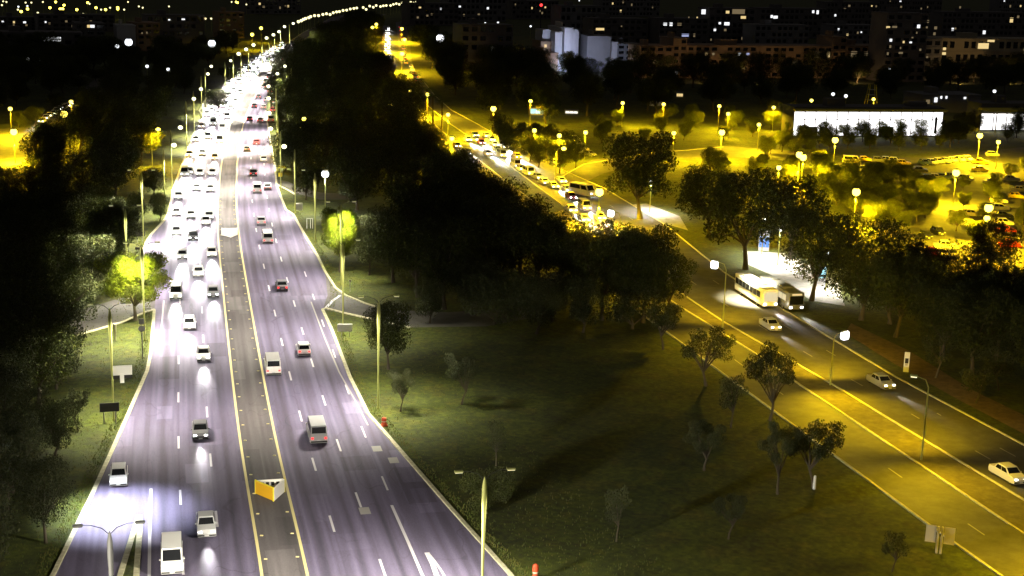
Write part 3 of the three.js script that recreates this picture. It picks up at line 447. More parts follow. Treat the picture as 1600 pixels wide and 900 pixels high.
function sodium(hx, hy, kind, label, power = 1, h, group) {
  const e = h ?? (kind === CURVED ? 9 : 7.5), p = G(hx, hy, e); if (kind === POST && power >= 2.4) kind = POST_BIG; const o = kind.clone(); put(o, 'sodium_lamp'); o.position.set(p.x - (kind === CURVED ? 1.65 : 0), 0, p.z); tag(o, label, 'street lamp', group);
  if (power) spot(V(p.x, e - (kind === FAR_Y || kind === POST_BIG ? 1.4 : 1.0), p.z), V(p.x, 0, p.z), C_SODIUM, SODIUM * 1.3 * power, 1.56, 0.15); return o;
}
sodium(247, 201, CURVED, 'yellow lamp on a curved pole among the left verge lamps', 1.0);
sodium(16, 170, POST, 'round yellow lamp over the wood at far left', 2.2); sodium(111, 159, POST, 'small yellow lamp past the bright end of the left road', 1.2);
sodium(475, 186, POST, 'upper yellow lamp of the close pair in the far wood', 0.8); sodium(471, 198, POST, 'lower yellow lamp of the close pair in the far wood', 0.5);
sodium(588, 38, FAR_Y, 'right one of two yellow lamps at the far end of the woods', 2, 8); sodium(582, 43, FAR_Y, 'left one of two yellow lamps at the far end of the woods', 2, 8);
sodium(610, 163, CURVED, 'yellow lamp at the left kerb of the far avenue', 3.5); sodium(771, 170, POST, 'yellow lamp right of the avenue palms', 3); sodium(829, 158, POST, 'yellow lamp just above the cyan-lit stall', 0.9);
[[835, 204, 'left of the three lamps behind the queue'], [915, 207, 'right of the three lamps behind the queue'], [874, 212, 'middle of the three lamps behind the queue']].forEach(([x, y, l]) => sodium(x, y, POST, 'yellow lamp, ' + l, 1.0));
sodium(881, 231, CURVED, 'curved-pole yellow lamp standing above the queue of cars', 1.3); sodium(973, 161, POST, 'yellow lamp above the round dark tree', 1.2); sodium(1053, 208, POST, 'yellow lamp right of the round dark tree', 1.2); sodium(1037, 163, POST, 'dim yellow lamp near the lit ground-floor windows', 0.7);
sodium(1124, 166, POST, 'left lamp of the yellow pair over the right woods', 1.2); sodium(1138, 178, POST, 'right lamp of the yellow pair over the right woods', 1.0); sodium(1128, 207, POST, 'flaring yellow lamp under the yellow pair', 2.6); sodium(1186, 195, POST, 'yellow lamp left of the bright store', 1.6); sodium(1209, 168, POST, 'yellow lamp at the upper left corner of the bright store', 1.2); sodium(1268, 157, POST, 'pale lamp above the left part of the bright store roof', 1.0);
sodium(1305, 219, POST, 'flaring yellow lamp in front of the store middle', 3); sodium(1255, 246, POST, 'upper lamp of the dazzling yellow cluster at the lot', 3.4); sodium(1248, 258, POST, 'lower lamp of the dazzling yellow cluster at the lot', 2.4, 5); sodium(1217, 262, POST, 'yellow lamp left of the dazzling cluster', 1.6);
sodium(1338, 300, POST, 'dazzling yellow lamp among trees on the near side of the lot', 3.4); sodium(1545, 325, POST, 'flaring lamp on a post in the right part of the lot', 3.2); sodium(1494, 270, POST, 'flaring lamp on a post at the middle of the lot', 3.2); sodium(1531, 212, POST, 'flaring lamp on a post before the bright canopy', 3.0); sodium(1365, 155, POST, 'yellow lamp before the lit tower behind the store', 1.0); sodium(1415, 166, POST, 'yellow lamp on the roof edge of the bright store', 1.6); sodium(1575, 166, POST, 'dazzling lamp before the bright canopy at right', 3.2); sodium(1560, 222, POST, 'yellow lamp behind the flaring post lamp, far right of lot', 1.6); sodium(1540, 362, POST, 'low white-yellow lamp on the dark round tree', 1.6, 5);
sodium(936, 312, POST, 'dazzling yellow lamp beside the van in the queue', 4.5, 6); sodium(706, 226, POST, 'yellow lamp at the kerb near the yellow-lit car', 2, 6); sodium(640, 150, POST, 'low yellow lamp by the far palms', 2.2, 6); sodium(668, 150, POST, 'small yellow lamp between the middle palms', 2.0, 7); sodium(700, 182, POST, 'small yellow lamp behind the nearest palm', 2.2, 7); sodium(628, 84, FAR_Y, 'nearest yellow lamp of the far avenue column', 4, 8); sodium(632, 62, FAR_Y, 'middle yellow lamp of the far avenue column', 4, 8); sodium(628, 45, FAR_Y, 'farther yellow lamp of the far avenue column', 4, 8); sodium(603, 84, FAR_Y, 'nearest yellow lamp beside the far white traffic', 4, 8); sodium(605, 58, FAR_Y, 'farther yellow lamp beside the far white traffic', 4, 8);
sodium(98, 15, FAR_Y, 'brighter yellow lamp in the far left skyline', 0); sodium(184, 13, FAR_Y, 'large yellow lamp at top left above the pale wall', 0); sodium(408, 44, FAR_Y, 'large yellow lamp left of the far highway', 0.5, 8); sodium(394, 54, FAR_Y, 'yellow lamp with bright glow left of the far highway', 0.8, 8);
sodium(22, 216, POST, 'dazzling lamp over the yellow road junction at left', 5, 6); sodium(100, 178, FAR_Y, 'lamp over the white-lit end of the left road', 1.4, 8);
// the median lamps of the avenue: curved arms reaching over the road
[[1445, 590, 1439.5, 719, 0, 'nearest curved-arm lamp on the avenue median, lit pole'], [1306, 520, 1297, 602, 1, 'second curved-arm lamp on the avenue median, white glowing head'], [1125, 410, 1129, 512, 1, 'third curved-arm lamp on the avenue median, white glowing head'], [960, 330, 966, 432, 1, 'farthest curved-arm lamp of the avenue median, above the queue end']].forEach(([tx, ty, bx, by, lit, label], i) => {
  const base = G(bx, by), h = heightTo(base, ty), o = curvedProto(h, lit ? 0.62 : 0, lit ? 'led glass' : 'lamp glass soft').clone(); put(o, 'median_lamp'); o.position.copy(base); o.rotation.y = i === 1 ? 0.5 : Math.PI * 0.9; tag(o, label, 'street lamp');
  for (const s of [-1, 1]) { const dv = G(1439.5, 719).sub(G(1129, 512)).normalize(), dn = G(1320, 724).sub(G(1355, 672)).normalize().multiplyScalar(s > 0 ? 1 : -0.8), p = base.clone().addScaledVector(dv, s * 0.8).addScaledVector(dn, 2).add(V(0, h - 0.2, 0)); spot(p, p.clone().addScaledVector(dv, s * 7).addScaledVector(dn, s > 0 ? 2.5 : 5).add(V(0, -h, 0)), C_SODIUM, SODIUM * (s < 0 ? 0.95 : 0.8), 1.13, 1); }
});
{ const p = G(1650, 905), o = curvedProto(10, 0, 'lamp glass soft').clone(); put(o, 'median_lamp'); o.position.copy(p); tag(o, 'next median lamp of the avenue, just outside the picture at lower right', 'street lamp'); for (const s of [-1, 1]) { const q = V(p.x + s * 2.2, 9.4, p.z - s * 1.5); spot(q, q.clone().add(V(s * 2.5 - 1, -10, -s * 2)), C_SODIUM, SODIUM * 0.5, 1.2, 0.7); } }
// white light over the two forecourts, hung in the trees above them
for (const [x, y, k] of [[1215, 415, 3], [1290, 455, 1.6], [1015, 332, 2.2], [1190, 398, 1.6]]) { const p = G(x, y), o = globeProto(0.32, 6.5, 'led glass').clone(); put(o, 'forecourt_lamp'); o.position.copy(p); tag(o, 'white forecourt lamp ' + { 1215: 'under the forked-trunk tree', 1290: 'beside the buses', 1015: 'under the round dark tree', 1190: 'behind the forked trunk' }[x], 'street lamp'); spot(V(p.x, 6.1, p.z), p, new THREE.Color(1, 0.97, 0.9), 620 * k, 1.3, 0.5); }

// ------------------------------------------------------------------ vehicles (front towards +z, base at the ground)
function profile(pts, width, bevel) { const sh = new THREE.Shape(pts.map((p) => new THREE.Vector2(...p))), g = new THREE.ExtrudeGeometry(sh, { depth: width - 2 * bevel, bevelEnabled: true, bevelThickness: bevel, bevelSize: bevel, bevelSegments: 2, steps: 1 }); g.translate(0, 0, -(width - 2 * bevel) / 2); g.rotateY(-Math.PI / 2); return g; }   // x of the outline becomes +z
const quadPanel = (a, b, c, d, out, th = 0.02) => { const P = [a, b, c, d].map((p) => V(...p)), O = V(...out).multiplyScalar(th), g = new THREE.BufferGeometry(), Q = P.map((p) => p.clone().add(O)), f = (p, q, r, s) => [p, q, r, p, r, s]; const t = [...f(...Q), ...f(P[0], P[1], Q[1], Q[0]), ...f(P[1], P[2], Q[2], Q[1]), ...f(P[2], P[3], Q[3], Q[2]), ...f(P[3], P[0], Q[0], Q[3])]; g.setAttribute('position', new THREE.Float32BufferAttribute(t.flatMap((v) => v.toArray()), 3)); g.computeVertexNormals(); return g; };
const TYRE = new THREE.CylinderGeometry(0.31, 0.31, 0.2, 16).rotateZ(Math.PI / 2), RIM = new THREE.CylinderGeometry(0.19, 0.19, 0.215, 10).rotateZ(Math.PI / 2);
function wheels(g, x, z0, z1, k = 1) { for (const sx of [-1, 1]) for (const z of [z0, z1]) { const t = mesh('wheel', TYRE, M.tyre, g); t.scale.setScalar(k); t.position.set(sx * x, 0.31 * k, z); mesh('rim', RIM, M.rim, t); } }
function carProto(kind) {
  const g = proto(), S = { hatch: { L: 3.8, W: 1.66, h: 0.92, top: 1.47, hood: 0.95, tail: 0.12 }, sedan: { L: 4.35, W: 1.7, h: 0.92, top: 1.44, hood: 1.1, tail: 0.75 }, van: { L: 4.9, W: 1.85, h: 1.12, top: 2.05, hood: 0.6, tail: 0.05 } }[kind], { L, W, h, top, hood, tail } = S, f = L / 2, w = W / 2;
  const body = profile([[-f + 0.06, 0.28], [-f + 0.02, 0.55], [-f + 0.08, h - 0.06], [f - hood, h], [f - 0.25, h - 0.14], [f - 0.02, 0.6], [f, 0.3], [f - 0.4, 0.24], [-f + 0.4, 0.24]], W, 0.06);
  // the cabin: floor outline zb0..zb1 at height h, roof outline zr0..zr1 at height top
  const zb0 = -f + tail + 0.06, zb1 = f - hood + 0.1, zr0 = zb0 + (kind === 'van' ? 0.12 : 0.42), zr1 = zb1 - (kind === 'van' ? 0.55 : 0.72), wr = w * (kind === 'van' ? 0.9 : 0.8), wb = w - 0.05;
  const P = { a: [-wb, h - 0.05, zb0], b: [wb, h - 0.05, zb0], c: [wb, h - 0.05, zb1], d: [-wb, h - 0.05, zb1], e: [-wr, top, zr0], f: [wr, top, zr0], g: [wr, top, zr1], h: [-wr, top, zr1] };
  const cab = new THREE.BufferGeometry(), q = (i, j, k, l) => [P[i], P[j], P[k], P[i], P[k], P[l]].flat(); cab.setAttribute('position', new THREE.Float32BufferAttribute([...q('e', 'h', 'g', 'f'), ...q('a', 'e', 'f', 'b'), ...q('d', 'c', 'g', 'h'), ...q('a', 'd', 'h', 'e'), ...q('b', 'f', 'g', 'c')], 3)); cab.computeVertexNormals();
  mesh('body', merged([body, cab, rbox(wr * 1.96, 0.06, (zr1 - zr0) * 0.98, 0.025, 0, top + 0.012, (zr0 + zr1) / 2), box(0.16, 0.1, 0.1, w + 0.06, h + 0.06, zb1 - 0.35), box(0.16, 0.1, 0.1, -w - 0.06, h + 0.06, zb1 - 0.35)]), M['paint white'], g);
  const mix = (A2, B2, k) => A2.map((v, i) => v + (B2[i] - v) * k), pane = (i, j, k, l, u, v, out, s0 = 0.06, s1 = 0.94) => quadPanel(mix(mix(P[i], P[j], s0), mix(P[l], P[k], s0), u), mix(mix(P[i], P[j], s1), mix(P[l], P[k], s1), u), mix(mix(P[i], P[j], s1), mix(P[l], P[k], s1), v), mix(mix(P[i], P[j], s0), mix(P[l], P[k], s0), v), out);
  mesh('windscreen', pane('d', 'c', 'g', 'h', 0.1, 0.93, [0, 0.5, 0.86]), M['glass dark'], g); mesh('rear_window', pane('b', 'a', 'e', 'f', 0.2, 0.9, [0, 0.4, -0.9]), M['glass dark'], g);
  for (const [s0, s1] of kind === 'van' ? [[0.66, 0.95], [0.06, 0.6]] : [[0.52, 0.92], [0.08, 0.47]]) { mesh('side_window', pane('c', 'b', 'f', 'g', 0.15, 0.88, [1, 0.15, 0], 1 - s1, 1 - s0), M['glass dark'], g); mesh('side_window', pane('a', 'd', 'h', 'e', 0.15, 0.88, [-1, 0.15, 0], s0, s1), M['glass dark'], g); }
  wheels(g, w - 0.11, -f + 0.72, f - 0.72);
  for (const s of [-1, 1]) { mesh('headlight', rbox(0.34, 0.17, 0.12, 0.05, s * (w - 0.28), 0.66, f - 0.03), M['lens clear'], g); mesh('tail_light', rbox(0.26, 0.2, 0.08, 0.03, s * (w - 0.22), 0.76, -f - 0.01), M['lens red'], g); }
  mesh('bumper', rbox(W * 0.96, 0.16, 0.12, 0.05, 0, 0.36, f + 0.03), M['dark metal'], g); mesh('bumper', rbox(W * 0.96, 0.16, 0.12, 0.05, 0, 0.38, -f - 0.03), M['dark metal'], g); mesh('number_plate', box(0.4, 0.12, 0.02, 0, 0.38, f + 0.1), M.plate, g); mesh('number_plate', box(0.4, 0.12, 0.02, 0, 0.55, -f - 0.04), M.plate, g);
  g.userData.half = f; return g;
}
const CARS = { hatch: carProto('hatch'), sedan: carProto('sedan'), van: carProto('van') };
function car(p, turn, { kind = 'hatch', paint = 'white', lights = 'off', beam = 1, label, group, cat }) {
  const o = CARS[kind].clone(), f = CARS[kind].userData.half; put(o, kind === 'van' ? 'van' : 'car'); o.position.copy(p); o.rotation.y = turn; o.userData = {};
  o.traverse((m) => { if (m.name === 'body') m.material = M['paint ' + paint]; if (lights === 'on' && m.name === 'headlight') m.material = M['headlight on']; if (lights !== 'off' && m.name === 'tail_light') m.material = M[lights === 'tail' ? 'tail light on' : 'tail light dim']; });
  tag(o, label, cat ?? (kind === 'van' ? 'van' : 'car'), group);
  if (lights !== 'off' && beam) { const d = V(Math.sin(turn), 0, Math.cos(turn)); spot(p.clone().addScaledVector(d, f + 0.2).setY(0.72), p.clone().addScaledVector(d, f + 5.2).setY(-0.05), C_HEAD, HEAD * beam, 0.17, 0.75, 14); }
  return o;
}
const COLORS = ['white', 'silver', 'silver', 'white', 'black', 'grey', 'white', 'beige', 'red', 'grey', 'blue', 'silver'], KINDS = ['hatch', 'sedan', 'hatch', 'sedan', 'sedan', 'van'];
const pick = (a) => a[Math.floor(rnd() * a.length)];
const laneName = { 1: 'inner', 2: 'middle', 3: 'outer' };
const bySide = { on: [], away: [] };
// oncoming cars (left carriageway) and leaving cars (right carriageway), first those one can tell apart
for (const [x, y, kind, paint, beam] of [[269, 882, 'van', 'white', 0.16], [322, 828, 'sedan', 'silver', 0.2], [313, 680, 'sedan', 'grey', 0.3], [186, 752, 'hatch', 'white', 0.3], [318, 560, 'sedan', 'white', 0.6], [296, 512, 'hatch', 'white', 0.8], [333, 462, 'sedan', 'grey', 1.4], [275, 464, 'van', 'white', 1.6], [310, 430, 'sedan', 'white', 2.4], [285, 404, 'hatch', 'silver', 3], [331, 400, 'hatch', 'white', 3], [302, 374, 'sedan', 'black', 4], [276, 366, 'hatch', 'white', 4], [322, 350, 'hatch', 'white', 5], [296, 272, 'hatch', 'white', 0.6]]) bySide.on.push([G(x, y), kind, paint, beam]);
const s330 = sOf(345, 345), sFar = sOf(470, 68);
for (const lane of [1, 2, 3]) for (let s = s330 + R(0, 8); s < sFar; s += R(19, 34) * (1 + Math.max(0, (s - 520) / 700))) bySide.on.push([at(s, -(MED + (lane - 0.5) * LANE + R(-0.3, 0.3))), pick(KINDS), pick(['white', 'white', 'silver', 'white', 'silver', 'beige']), s > 300 && s < 560 ? 8 : 5, lane]);
for (const [x, y, kind, paint] of [[426, 580, 'van', 'white'], [495, 684, 'van', 'silver'], [474, 552, 'hatch', 'white'], [418, 378, 'van', 'white'], [408, 350, 'sedan', 'silver'], [440, 452, 'sedan', 'grey'], [402, 300, 'van', 'white'], [418, 296, 'hatch', 'white'], [396, 274, 'sedan', 'black'], [412, 252, 'hatch', 'white'], [401, 226, 'sedan', 'red'], [386, 236, 'hatch', 'white']]) bySide.away.push([G(x, y), kind, paint, 0.12]);
for (const lane of [1, 2, 3]) for (let s = sOf(395, 195) + R(0, 12); s < sFar - 80; s += R(20, 38)) bySide.away.push([at(s, MED + (lane - 0.5) * LANE), pick(KINDS), pick(COLORS), 0.8]);
for (const side of ['on', 'away']) {
  bySide[side].sort((a, b) => b[0].z - a[0].z).forEach(([p, kind, paint, beam], i) => {
    p.y = 0.03; const [s, t] = stT(p), a = headingAt(s) + (side === 'on' ? Math.PI : 0), lane = Math.min(3, Math.max(1, Math.ceil((Math.abs(t) - MED) / LANE)));
    const far = p.z < -520, what = paint + (kind === 'van' ? ' van' : kind === 'hatch' ? ' hatchback' : ' saloon');
    car(p, a, { kind, paint, lights: side === 'on' ? 'on' : 'tail', beam, label: far ? (side === 'on' ? 'headlit car in the white-glaring far stretch of the highway' : 'car driving away in the far stretch of the highway') : what + (side === 'on' ? ', ' + ord(i) + ' oncoming vehicle from the bottom, in the ' + laneName[lane] + ' lane' : ', ' + ord(i) + ' departing vehicle from the bottom, in the ' + laneName[lane] + ' lane'), group: far ? (side === 'on' ? 'cars in the glaring far stretch' : 'cars departing in the far stretch') : side === 'on' ? 'oncoming vehicles on the highway' : 'departing vehicles on the highway' });
  });
}
// the avenue: its far carriageway comes towards the camera, nose to tail at the junction
const DD = dense(world2(D.slice(0, 14)), 2), headD = (p) => { let b = 0, bd = 1e9; DD.forEach((q, i) => { const d = q.distanceToSquared(p); if (d < bd) { bd = d; b = i; } }); const d = DD[Math.max(0, b - 3)].clone().sub(DD[Math.min(DD.length - 1, b + 3)]); return Math.atan2(d.x, d.z); };
const QUEUE = [[936, 343], [912, 346], [892, 331], [913, 327], [892, 311], [876, 286], [886, 300], [850, 288], [864, 294], [840, 280], [826, 273], [814, 267], [806, 261], [808, 248, 'yellow'], [784, 245], [777, 237], [772, 229], [768, 221], [788, 232], [762, 243], [752, 226], [731, 221], [714, 231, 'yellow'], [742, 214], [760, 215]];
QUEUE.forEach(([x, y, c], i) => { const p = G(x, y); p.y = 0.03; const paint = c ?? pick(['white', 'white', 'silver', 'white', 'red']), kind = pick(KINDS); car(p, headD(p), { kind, paint, lights: 'on', beam: 7, label: paint + ' ' + (kind === 'van' ? 'van' : 'car') + ' in the headlit queue on the avenue, ' + ord(i) + ' from its near end', group: 'cars queuing on the avenue' }); });
{ const p = G(910, 305); p.y = 0.03; car(p, headD(p) + 0.5, { kind: 'van', paint: 'white', lights: 'on', beam: 0.6, label: 'long white van turning in the queue beside the dazzling yellow lamp' }).scale.set(1.2, 1.25, 1.5); }
[[1376, 603, 'silver', 'silver car on the far carriageway between the two near median lamps'], [1203, 513, 'white', 'white car just ahead of the bright bus'], [1574, 748, 'white', 'white car leaving by the right edge on the avenue']].forEach(([x, y, paint, label]) => { const p = G(x, y); p.y = 0.03; car(p, headD(p), { kind: 'sedan', paint, lights: 'on', beam: 0.1, label }); });
for (let i = 0; i < 16; i++) { const y = 128 - i * 5.6, p = G(i < 5 ? 652 - i * 2.5 : 634 - (i - 5) * 0.9, y); car(p, headD(p) + Math.PI, { kind: 'sedan', paint: 'silver', lights: 'tail', beam: 0.6, label: 'tiny red-lit car in the far right column of the avenue', group: 'cars in the far right column of the avenue' }); }
for (let i = 0; i < 14; i++) { const p = G(603.5 + (i % 2) * 3, 92 - i * 3.6); car(p, headD(p), { kind: 'hatch', paint: 'white', lights: 'on', beam: 2, label: 'tiny headlit car in the far left column of the avenue', group: 'cars in the far left column of the avenue' }); }
// parked cars
const PARKED = [[1477, 388, 0.1, 'white', 'sedan', 'white saloon alone in the bright aisle before the dark round tree'], [1465, 366, 1.4, 'black', 'hatch', 'black hatchback parked right of another dark car under the lot trees'], [1446, 372, 1.5, 'black', 'hatch', 'black hatchback parked left of another dark car under the lot trees'], [1517, 338, 0.2, 'beige', 'sedan', 'pale saloon parked left of the right-hand post lamp'], [1516, 353, 0.2, 'white', 'hatch', 'white hatchback parked just below the pale saloon'], [1531, 256, 0.3, 'yellow', 'sedan', 'yellow saloon at the foot of the middle post lamp, upper of two'], [1531, 268, 0.3, 'yellow', 'sedan', 'yellow saloon at the foot of the middle post lamp, lower of two'], [1508, 282, 0.7, 'white', 'hatch', 'white hatchback beside the middle post lamp'], [1550, 244, 0.2, 'beige', 'hatch', 'beige hatchback in the row behind the yellow saloons'], [1550, 288, 0.2, 'grey', 'sedan', 'grey saloon parked across the aisle from the yellow saloons'], [1579, 283, 0.2, 'silver', 'sedan', 'silver saloon parked right of the grey saloon'], [1593, 300, 0.3, 'beige', 'sedan', 'beige saloon at the right edge, upper of two'], [1588, 310, 0.3, 'yellow', 'hatch', 'yellow hatchback at the right edge, lower of two'], [1436, 269, 0.2, 'black', 'sedan', 'black saloon under the red-brown tree in the lot'], [1410, 258, 0.2, 'yellow', 'sedan', 'yellow-lit long car in the far row of the lot'], [1398, 254, 0.3, 'white', 'hatch', 'white hatchback left of the yellow-lit long car'], [1386, 253, 0.3, 'silver', 'hatch', 'silver hatchback, second left of the yellow-lit long car'], [1330, 255, 0.1, 'beige', 'van', 'pale van at the left end of the lot row'], [1307, 267, 0.2, 'white', 'hatch', 'white hatchback right of the dazzling cluster'], [1350, 252, 0.1, 'yellow', 'sedan', 'yellow-lit saloon right of the pale van'], [1372, 253, 0.1, 'grey', 'hatch', 'grey hatchback in the gap of the lot row'], [897, 220, 0.9, 'white', 'hatch', 'topmost white car of the small lot behind the queue'], [903, 228, 0.9, 'silver', 'hatch', 'silver car second from top in the small lot behind the queue'], [909, 235, 0.9, 'beige', 'sedan', 'beige car in the middle of the small lot behind the queue'], [901, 239, 0.9, 'white', 'sedan', 'white car lower left in the small lot behind the queue'], [921, 244, 0.9, 'grey', 'hatch', 'grey car lower right in the small lot behind the queue'], [866, 258, 1.2, 'white', 'hatch', 'white car at the kerb of the access road']];
for (const [x, y, a, paint, kind, label] of PARKED) { const p = G(x, y); p.y = 0.03; car(p, Math.PI / 2 - a, { kind, paint, label, group: 'parked cars' }); }
for (const [i, [x, y]] of [[66, 192], [72, 187], [78, 183], [84, 180], [88, 176], [93, 173], [98, 171], [103, 169], [108, 167], [113, 164]].entries()) { const p = G(x, y), q = G(30, 216); p.y = 0.03; car(p, Math.atan2(q.x - p.x, q.z - p.z), { kind: pick(KINDS), paint: 'white', lights: 'on', beam: 1.6, label: 'headlit car on the far left road, ' + ord(i) + ' up from the yellow junction', group: 'headlit cars on the far left road' }); }
// more rows in the parking lot
for (const [row, x0, y0, x1, y1, n, a] of [['far row of the lot', 1438, 258, 1516, 251, 7, 1.4], ['second row of the lot', 1446, 282, 1500, 277, 5, 0.3], ['row under the lot trees', 1340, 268, 1404, 270, 6, 1.4], ['right-side row of the lot', 1556, 300, 1578, 392, 8, 0.2], ['row near the dark round tree', 1418, 398, 1492, 402, 5, 1.4]]) for (let i = 0; i < n; i++) { const k = (i + 0.5) / n, p = G(x0 + (x1 - x0) * k, y0 + (y1 - y0) * k); p.y = 0.03; const paint = pick(COLORS), kind = pick(['hatch', 'sedan', 'hatch']); car(p, Math.PI / 2 - a + R(-0.06, 0.06), { kind, paint, label: paint + ' car parked in the ' + row + ', ' + ord(i) + (row.includes('right') ? ' from its far end' : ' from its left end'), group: 'parked cars' }); }
// buses
function bus(p, turn, paint, label, lit) {
  const g = proto(), L = 12, W = 2.5, f = L / 2, Ht = 3.1;
  mesh('body', merged([rbox(W, Ht - 0.4, L, 0.18, 0, 0.4 + (Ht - 0.4) / 2, 0), rbox(1.7, 0.25, 2.6, 0.1, 0, Ht + 0.1, 1.5), rbox(1.7, 0.2, 1.6, 0.08, 0, Ht + 0.08, -3.4)]), M['paint ' + paint], g);
  for (const s of [-1, 1]) for (let k = 0; k < 7; k++) mesh('side_window', rbox(0.05, 0.95, 1.35, 0.02, s * (W / 2 + 0.01), 2.05, -f + 1.1 + k * 1.5), M[lit && k !== 3 ? 'bus window' : 'glass dark'], g);
  mesh('windscreen', rbox(2.2, 1.35, 0.06, 0.02, 0, 1.9, f + 0.01), M[lit ? 'glass dark' : 'bus window'], g); mesh('destination_board', rbox(1.6, 0.28, 0.06, 0.02, 0, 2.8, f + 0.02), M['window warm'], g); mesh('door', rbox(0.05, 2.1, 1.0, 0.02, W / 2 + 0.015, 1.5, f - 1.0), M['glass dark'], g);
  for (const s of [-1, 1]) { mesh('headlight', rbox(0.4, 0.22, 0.1, 0.04, s * 0.9, 0.8, f + 0.02), M['headlight on'], g); mesh('tail_light', rbox(0.25, 0.4, 0.08, 0.03, s * 0.95, 1.0, -f - 0.02), M['tail light dim'], g); }
  wheels(g, 1.08, -f + 2.8, f - 2.4, 1.55); put(g, 'bus'); g.position.copy(p); g.rotation.y = turn; tag(g, label, 'bus');
  const d = V(Math.sin(turn), 0, Math.cos(turn)); spot(p.clone().addScaledVector(d, f + 0.4).setY(0.9), p.clone().addScaledVector(d, f + 6).setY(-0.05), C_HEAD, HEAD * 0.3, 0.18, 0.8, 14);
  return g;
}
{ const p = G(1180, 469); p.y = 0.03; bus(p, headD(p), 'white', 'white bus gleaming under a yellow lamp on the far carriageway', false); const q = G(1219, 474); q.y = 0.03; bus(q, headD(q), 'grey', 'dark bus with lit windows at the stop beside the white bus', true);
  const a = p.clone().add(V(-1.5, 7.5, 1.5)); spot(a, p, new THREE.Color(1, 0.93, 0.6), 6000, 0.8, 0.9); }

// ------------------------------------------------------------------ signs and small furniture
const faceCam = (p) => Math.atan2(-p.x, -p.z);
function sign(name, bx, by, topY, botY, wpx, legs, mat, label, cat, extra) {     // a board facing the camera on legs that stand at (bx, by)
  const p = G(bx, by), m = mpp(p), top = heightTo(p, topY), bot = heightTo(p, botY), w = wpx * m, o = thing(name, p, faceCam(p));
  mesh('board', rbox(w, top - bot, 0.09, 0.035, 0, (top + bot) / 2, 0.06), M[mat], o);
  for (const x of legs) mesh('post', rbox(0.14, top - 0.1, 0.12, 0.03, x * w, (top - 0.1) / 2, -0.05), M['galvanised'], o);
  extra?.(o, w, top, bot); return tag(o, label, cat ?? 'sign');
}
sign('road_sign', 191, 598, 571, 586, 30, [0], 'sign white', 'blank white board on one thick post, upper left lawn', 'sign', (o, w, top, bot) => { mesh('bracket', rbox(0.5, 1.2, 0.12, 0.03, 0, bot - 0.4, 0.07), M['sign white'], o); mesh('lower_board', rbox(w, 0.42, 0.05, 0.015, 0, bot - 0.22, -0.03), M['sign dark'], o); });
sign('road_sign', 172, 662, 629, 643, 28, [-0.3, 0.3], 'sign dark', 'black-backed panel on two posts behind the left pole');
sign('road_sign', 539, 527, 506, 518, 23, [-0.22, 0.3], 'sign white', 'blank white board on two legs by the right slip road');
sign('road_sign', 468, 333, 317, 329, 10, [0], 'sign white', 'small square pale board on the right verge above the bend');
sign('road_sign', 441, 275, 258.5, 262.5, 13, [0], 'trim yellow', 'T-shaped yellow sign at the right kerb, upper of two', 'sign'); sign('road_sign', 438, 283, 270, 276, 6, [0], 'trim yellow', 'small yellow sign at the right kerb, lower of two');
sign('road_sign', 219, 379, 362, 369, 15, [-0.25, 0.25], 'sign dark', 'small dark board on the left verge at the wide bend'); sign('road_sign', 215, 393, 386, 390, 7, [0], 'sign dark', 'tiny dark board just below the small dark board');
sign('totem', 1415, 583, 550, 581, 8, [], 'sign white', 'narrow white totem standing beyond the avenue', 'totem', (o, w, top, bot) => { mesh('print', rbox(w * 0.6, (top - bot) * 0.25, 0.02, 0.005, 0, (top + bot) * 0.56, 0.12), M['sign dark'], o); mesh('print', rbox(w * 0.5, (top - bot) * 0.12, 0.02, 0.005, 0, (top + bot) * 0.4, 0.12), M['sign back'], o); });
sign('guide_sign', 1466, 864, 822, 848, 41, [], 'sign back', 'back of a large two-panel guide sign on paired posts, lower right', 'sign', (o, w, top, bot) => {
  o.children[0].geometry = rbox(w * 0.36, top - bot, 0.06, 0.02, -w * 0.32, (top + bot) / 2, 0.05); mesh('board', rbox(w * 0.36, top - bot, 0.06, 0.02, w * 0.32, (top + bot) / 2, 0.05), M['sign back'], o);
  for (const s of [-1, 1]) { mesh('post', rbox(w * 0.085, top, 0.16, 0.04, s * w * 0.07, top / 2, 0.12), M['sign back'], o); mesh('frame_edge', rbox(w * 0.37, 0.07, 0.1, 0.02, s * w * 0.32, bot + 0.03, 0.1), M['sign back'], o); } });
{ const p = G(223, 562), o = thing('road_sign', p, faceCam(p)); mesh('post', cyl(0.06, 0.06, heightTo(p, 497), 8), M.galvanised, o); mesh('plate', rbox(0.65, 0.75, 0.04, 0.015, 0, heightTo(p, 502), 0.08), M['sign white'], o); mesh('plate', new THREE.CylinderGeometry(0.42, 0.42, 0.04, 20).rotateX(Math.PI / 2).translate(0, heightTo(p, 513), 0.08), M['sign white'], o); tag(o, 'slim post with a square and a round plate near the left slip road', 'sign'); }
{ const p = G(547, 456), o = thing('road_sign', p, faceCam(p)); mesh('post', cyl(0.05, 0.05, heightTo(p, 440), 8), M.galvanised, o); mesh('plate', new THREE.CylinderGeometry(0.3, 0.3, 0.04, 3).rotateX(Math.PI / 2).translate(0, heightTo(p, 439), 0.07), M['sign white'], o); tag(o, 'small triangular plate on a post above the right slip road', 'sign'); }
{ const p = G(484, 357), o = thing('barrier_frame', p, faceCam(p)), h = heightTo(p, 341); for (const s of [-0.55, 0.15, 0.55]) mesh('upright', cyl(0.06, 0.05, h, 8, s, 0, 0), M['sign white'], o); mesh('rail', rbox(1.25, 0.14, 0.1, 0.03, 0, h - 0.05, 0), M['sign white'], o); tag(o, 'small white three-legged frame on the grass of the right verge', 'barrier'); }
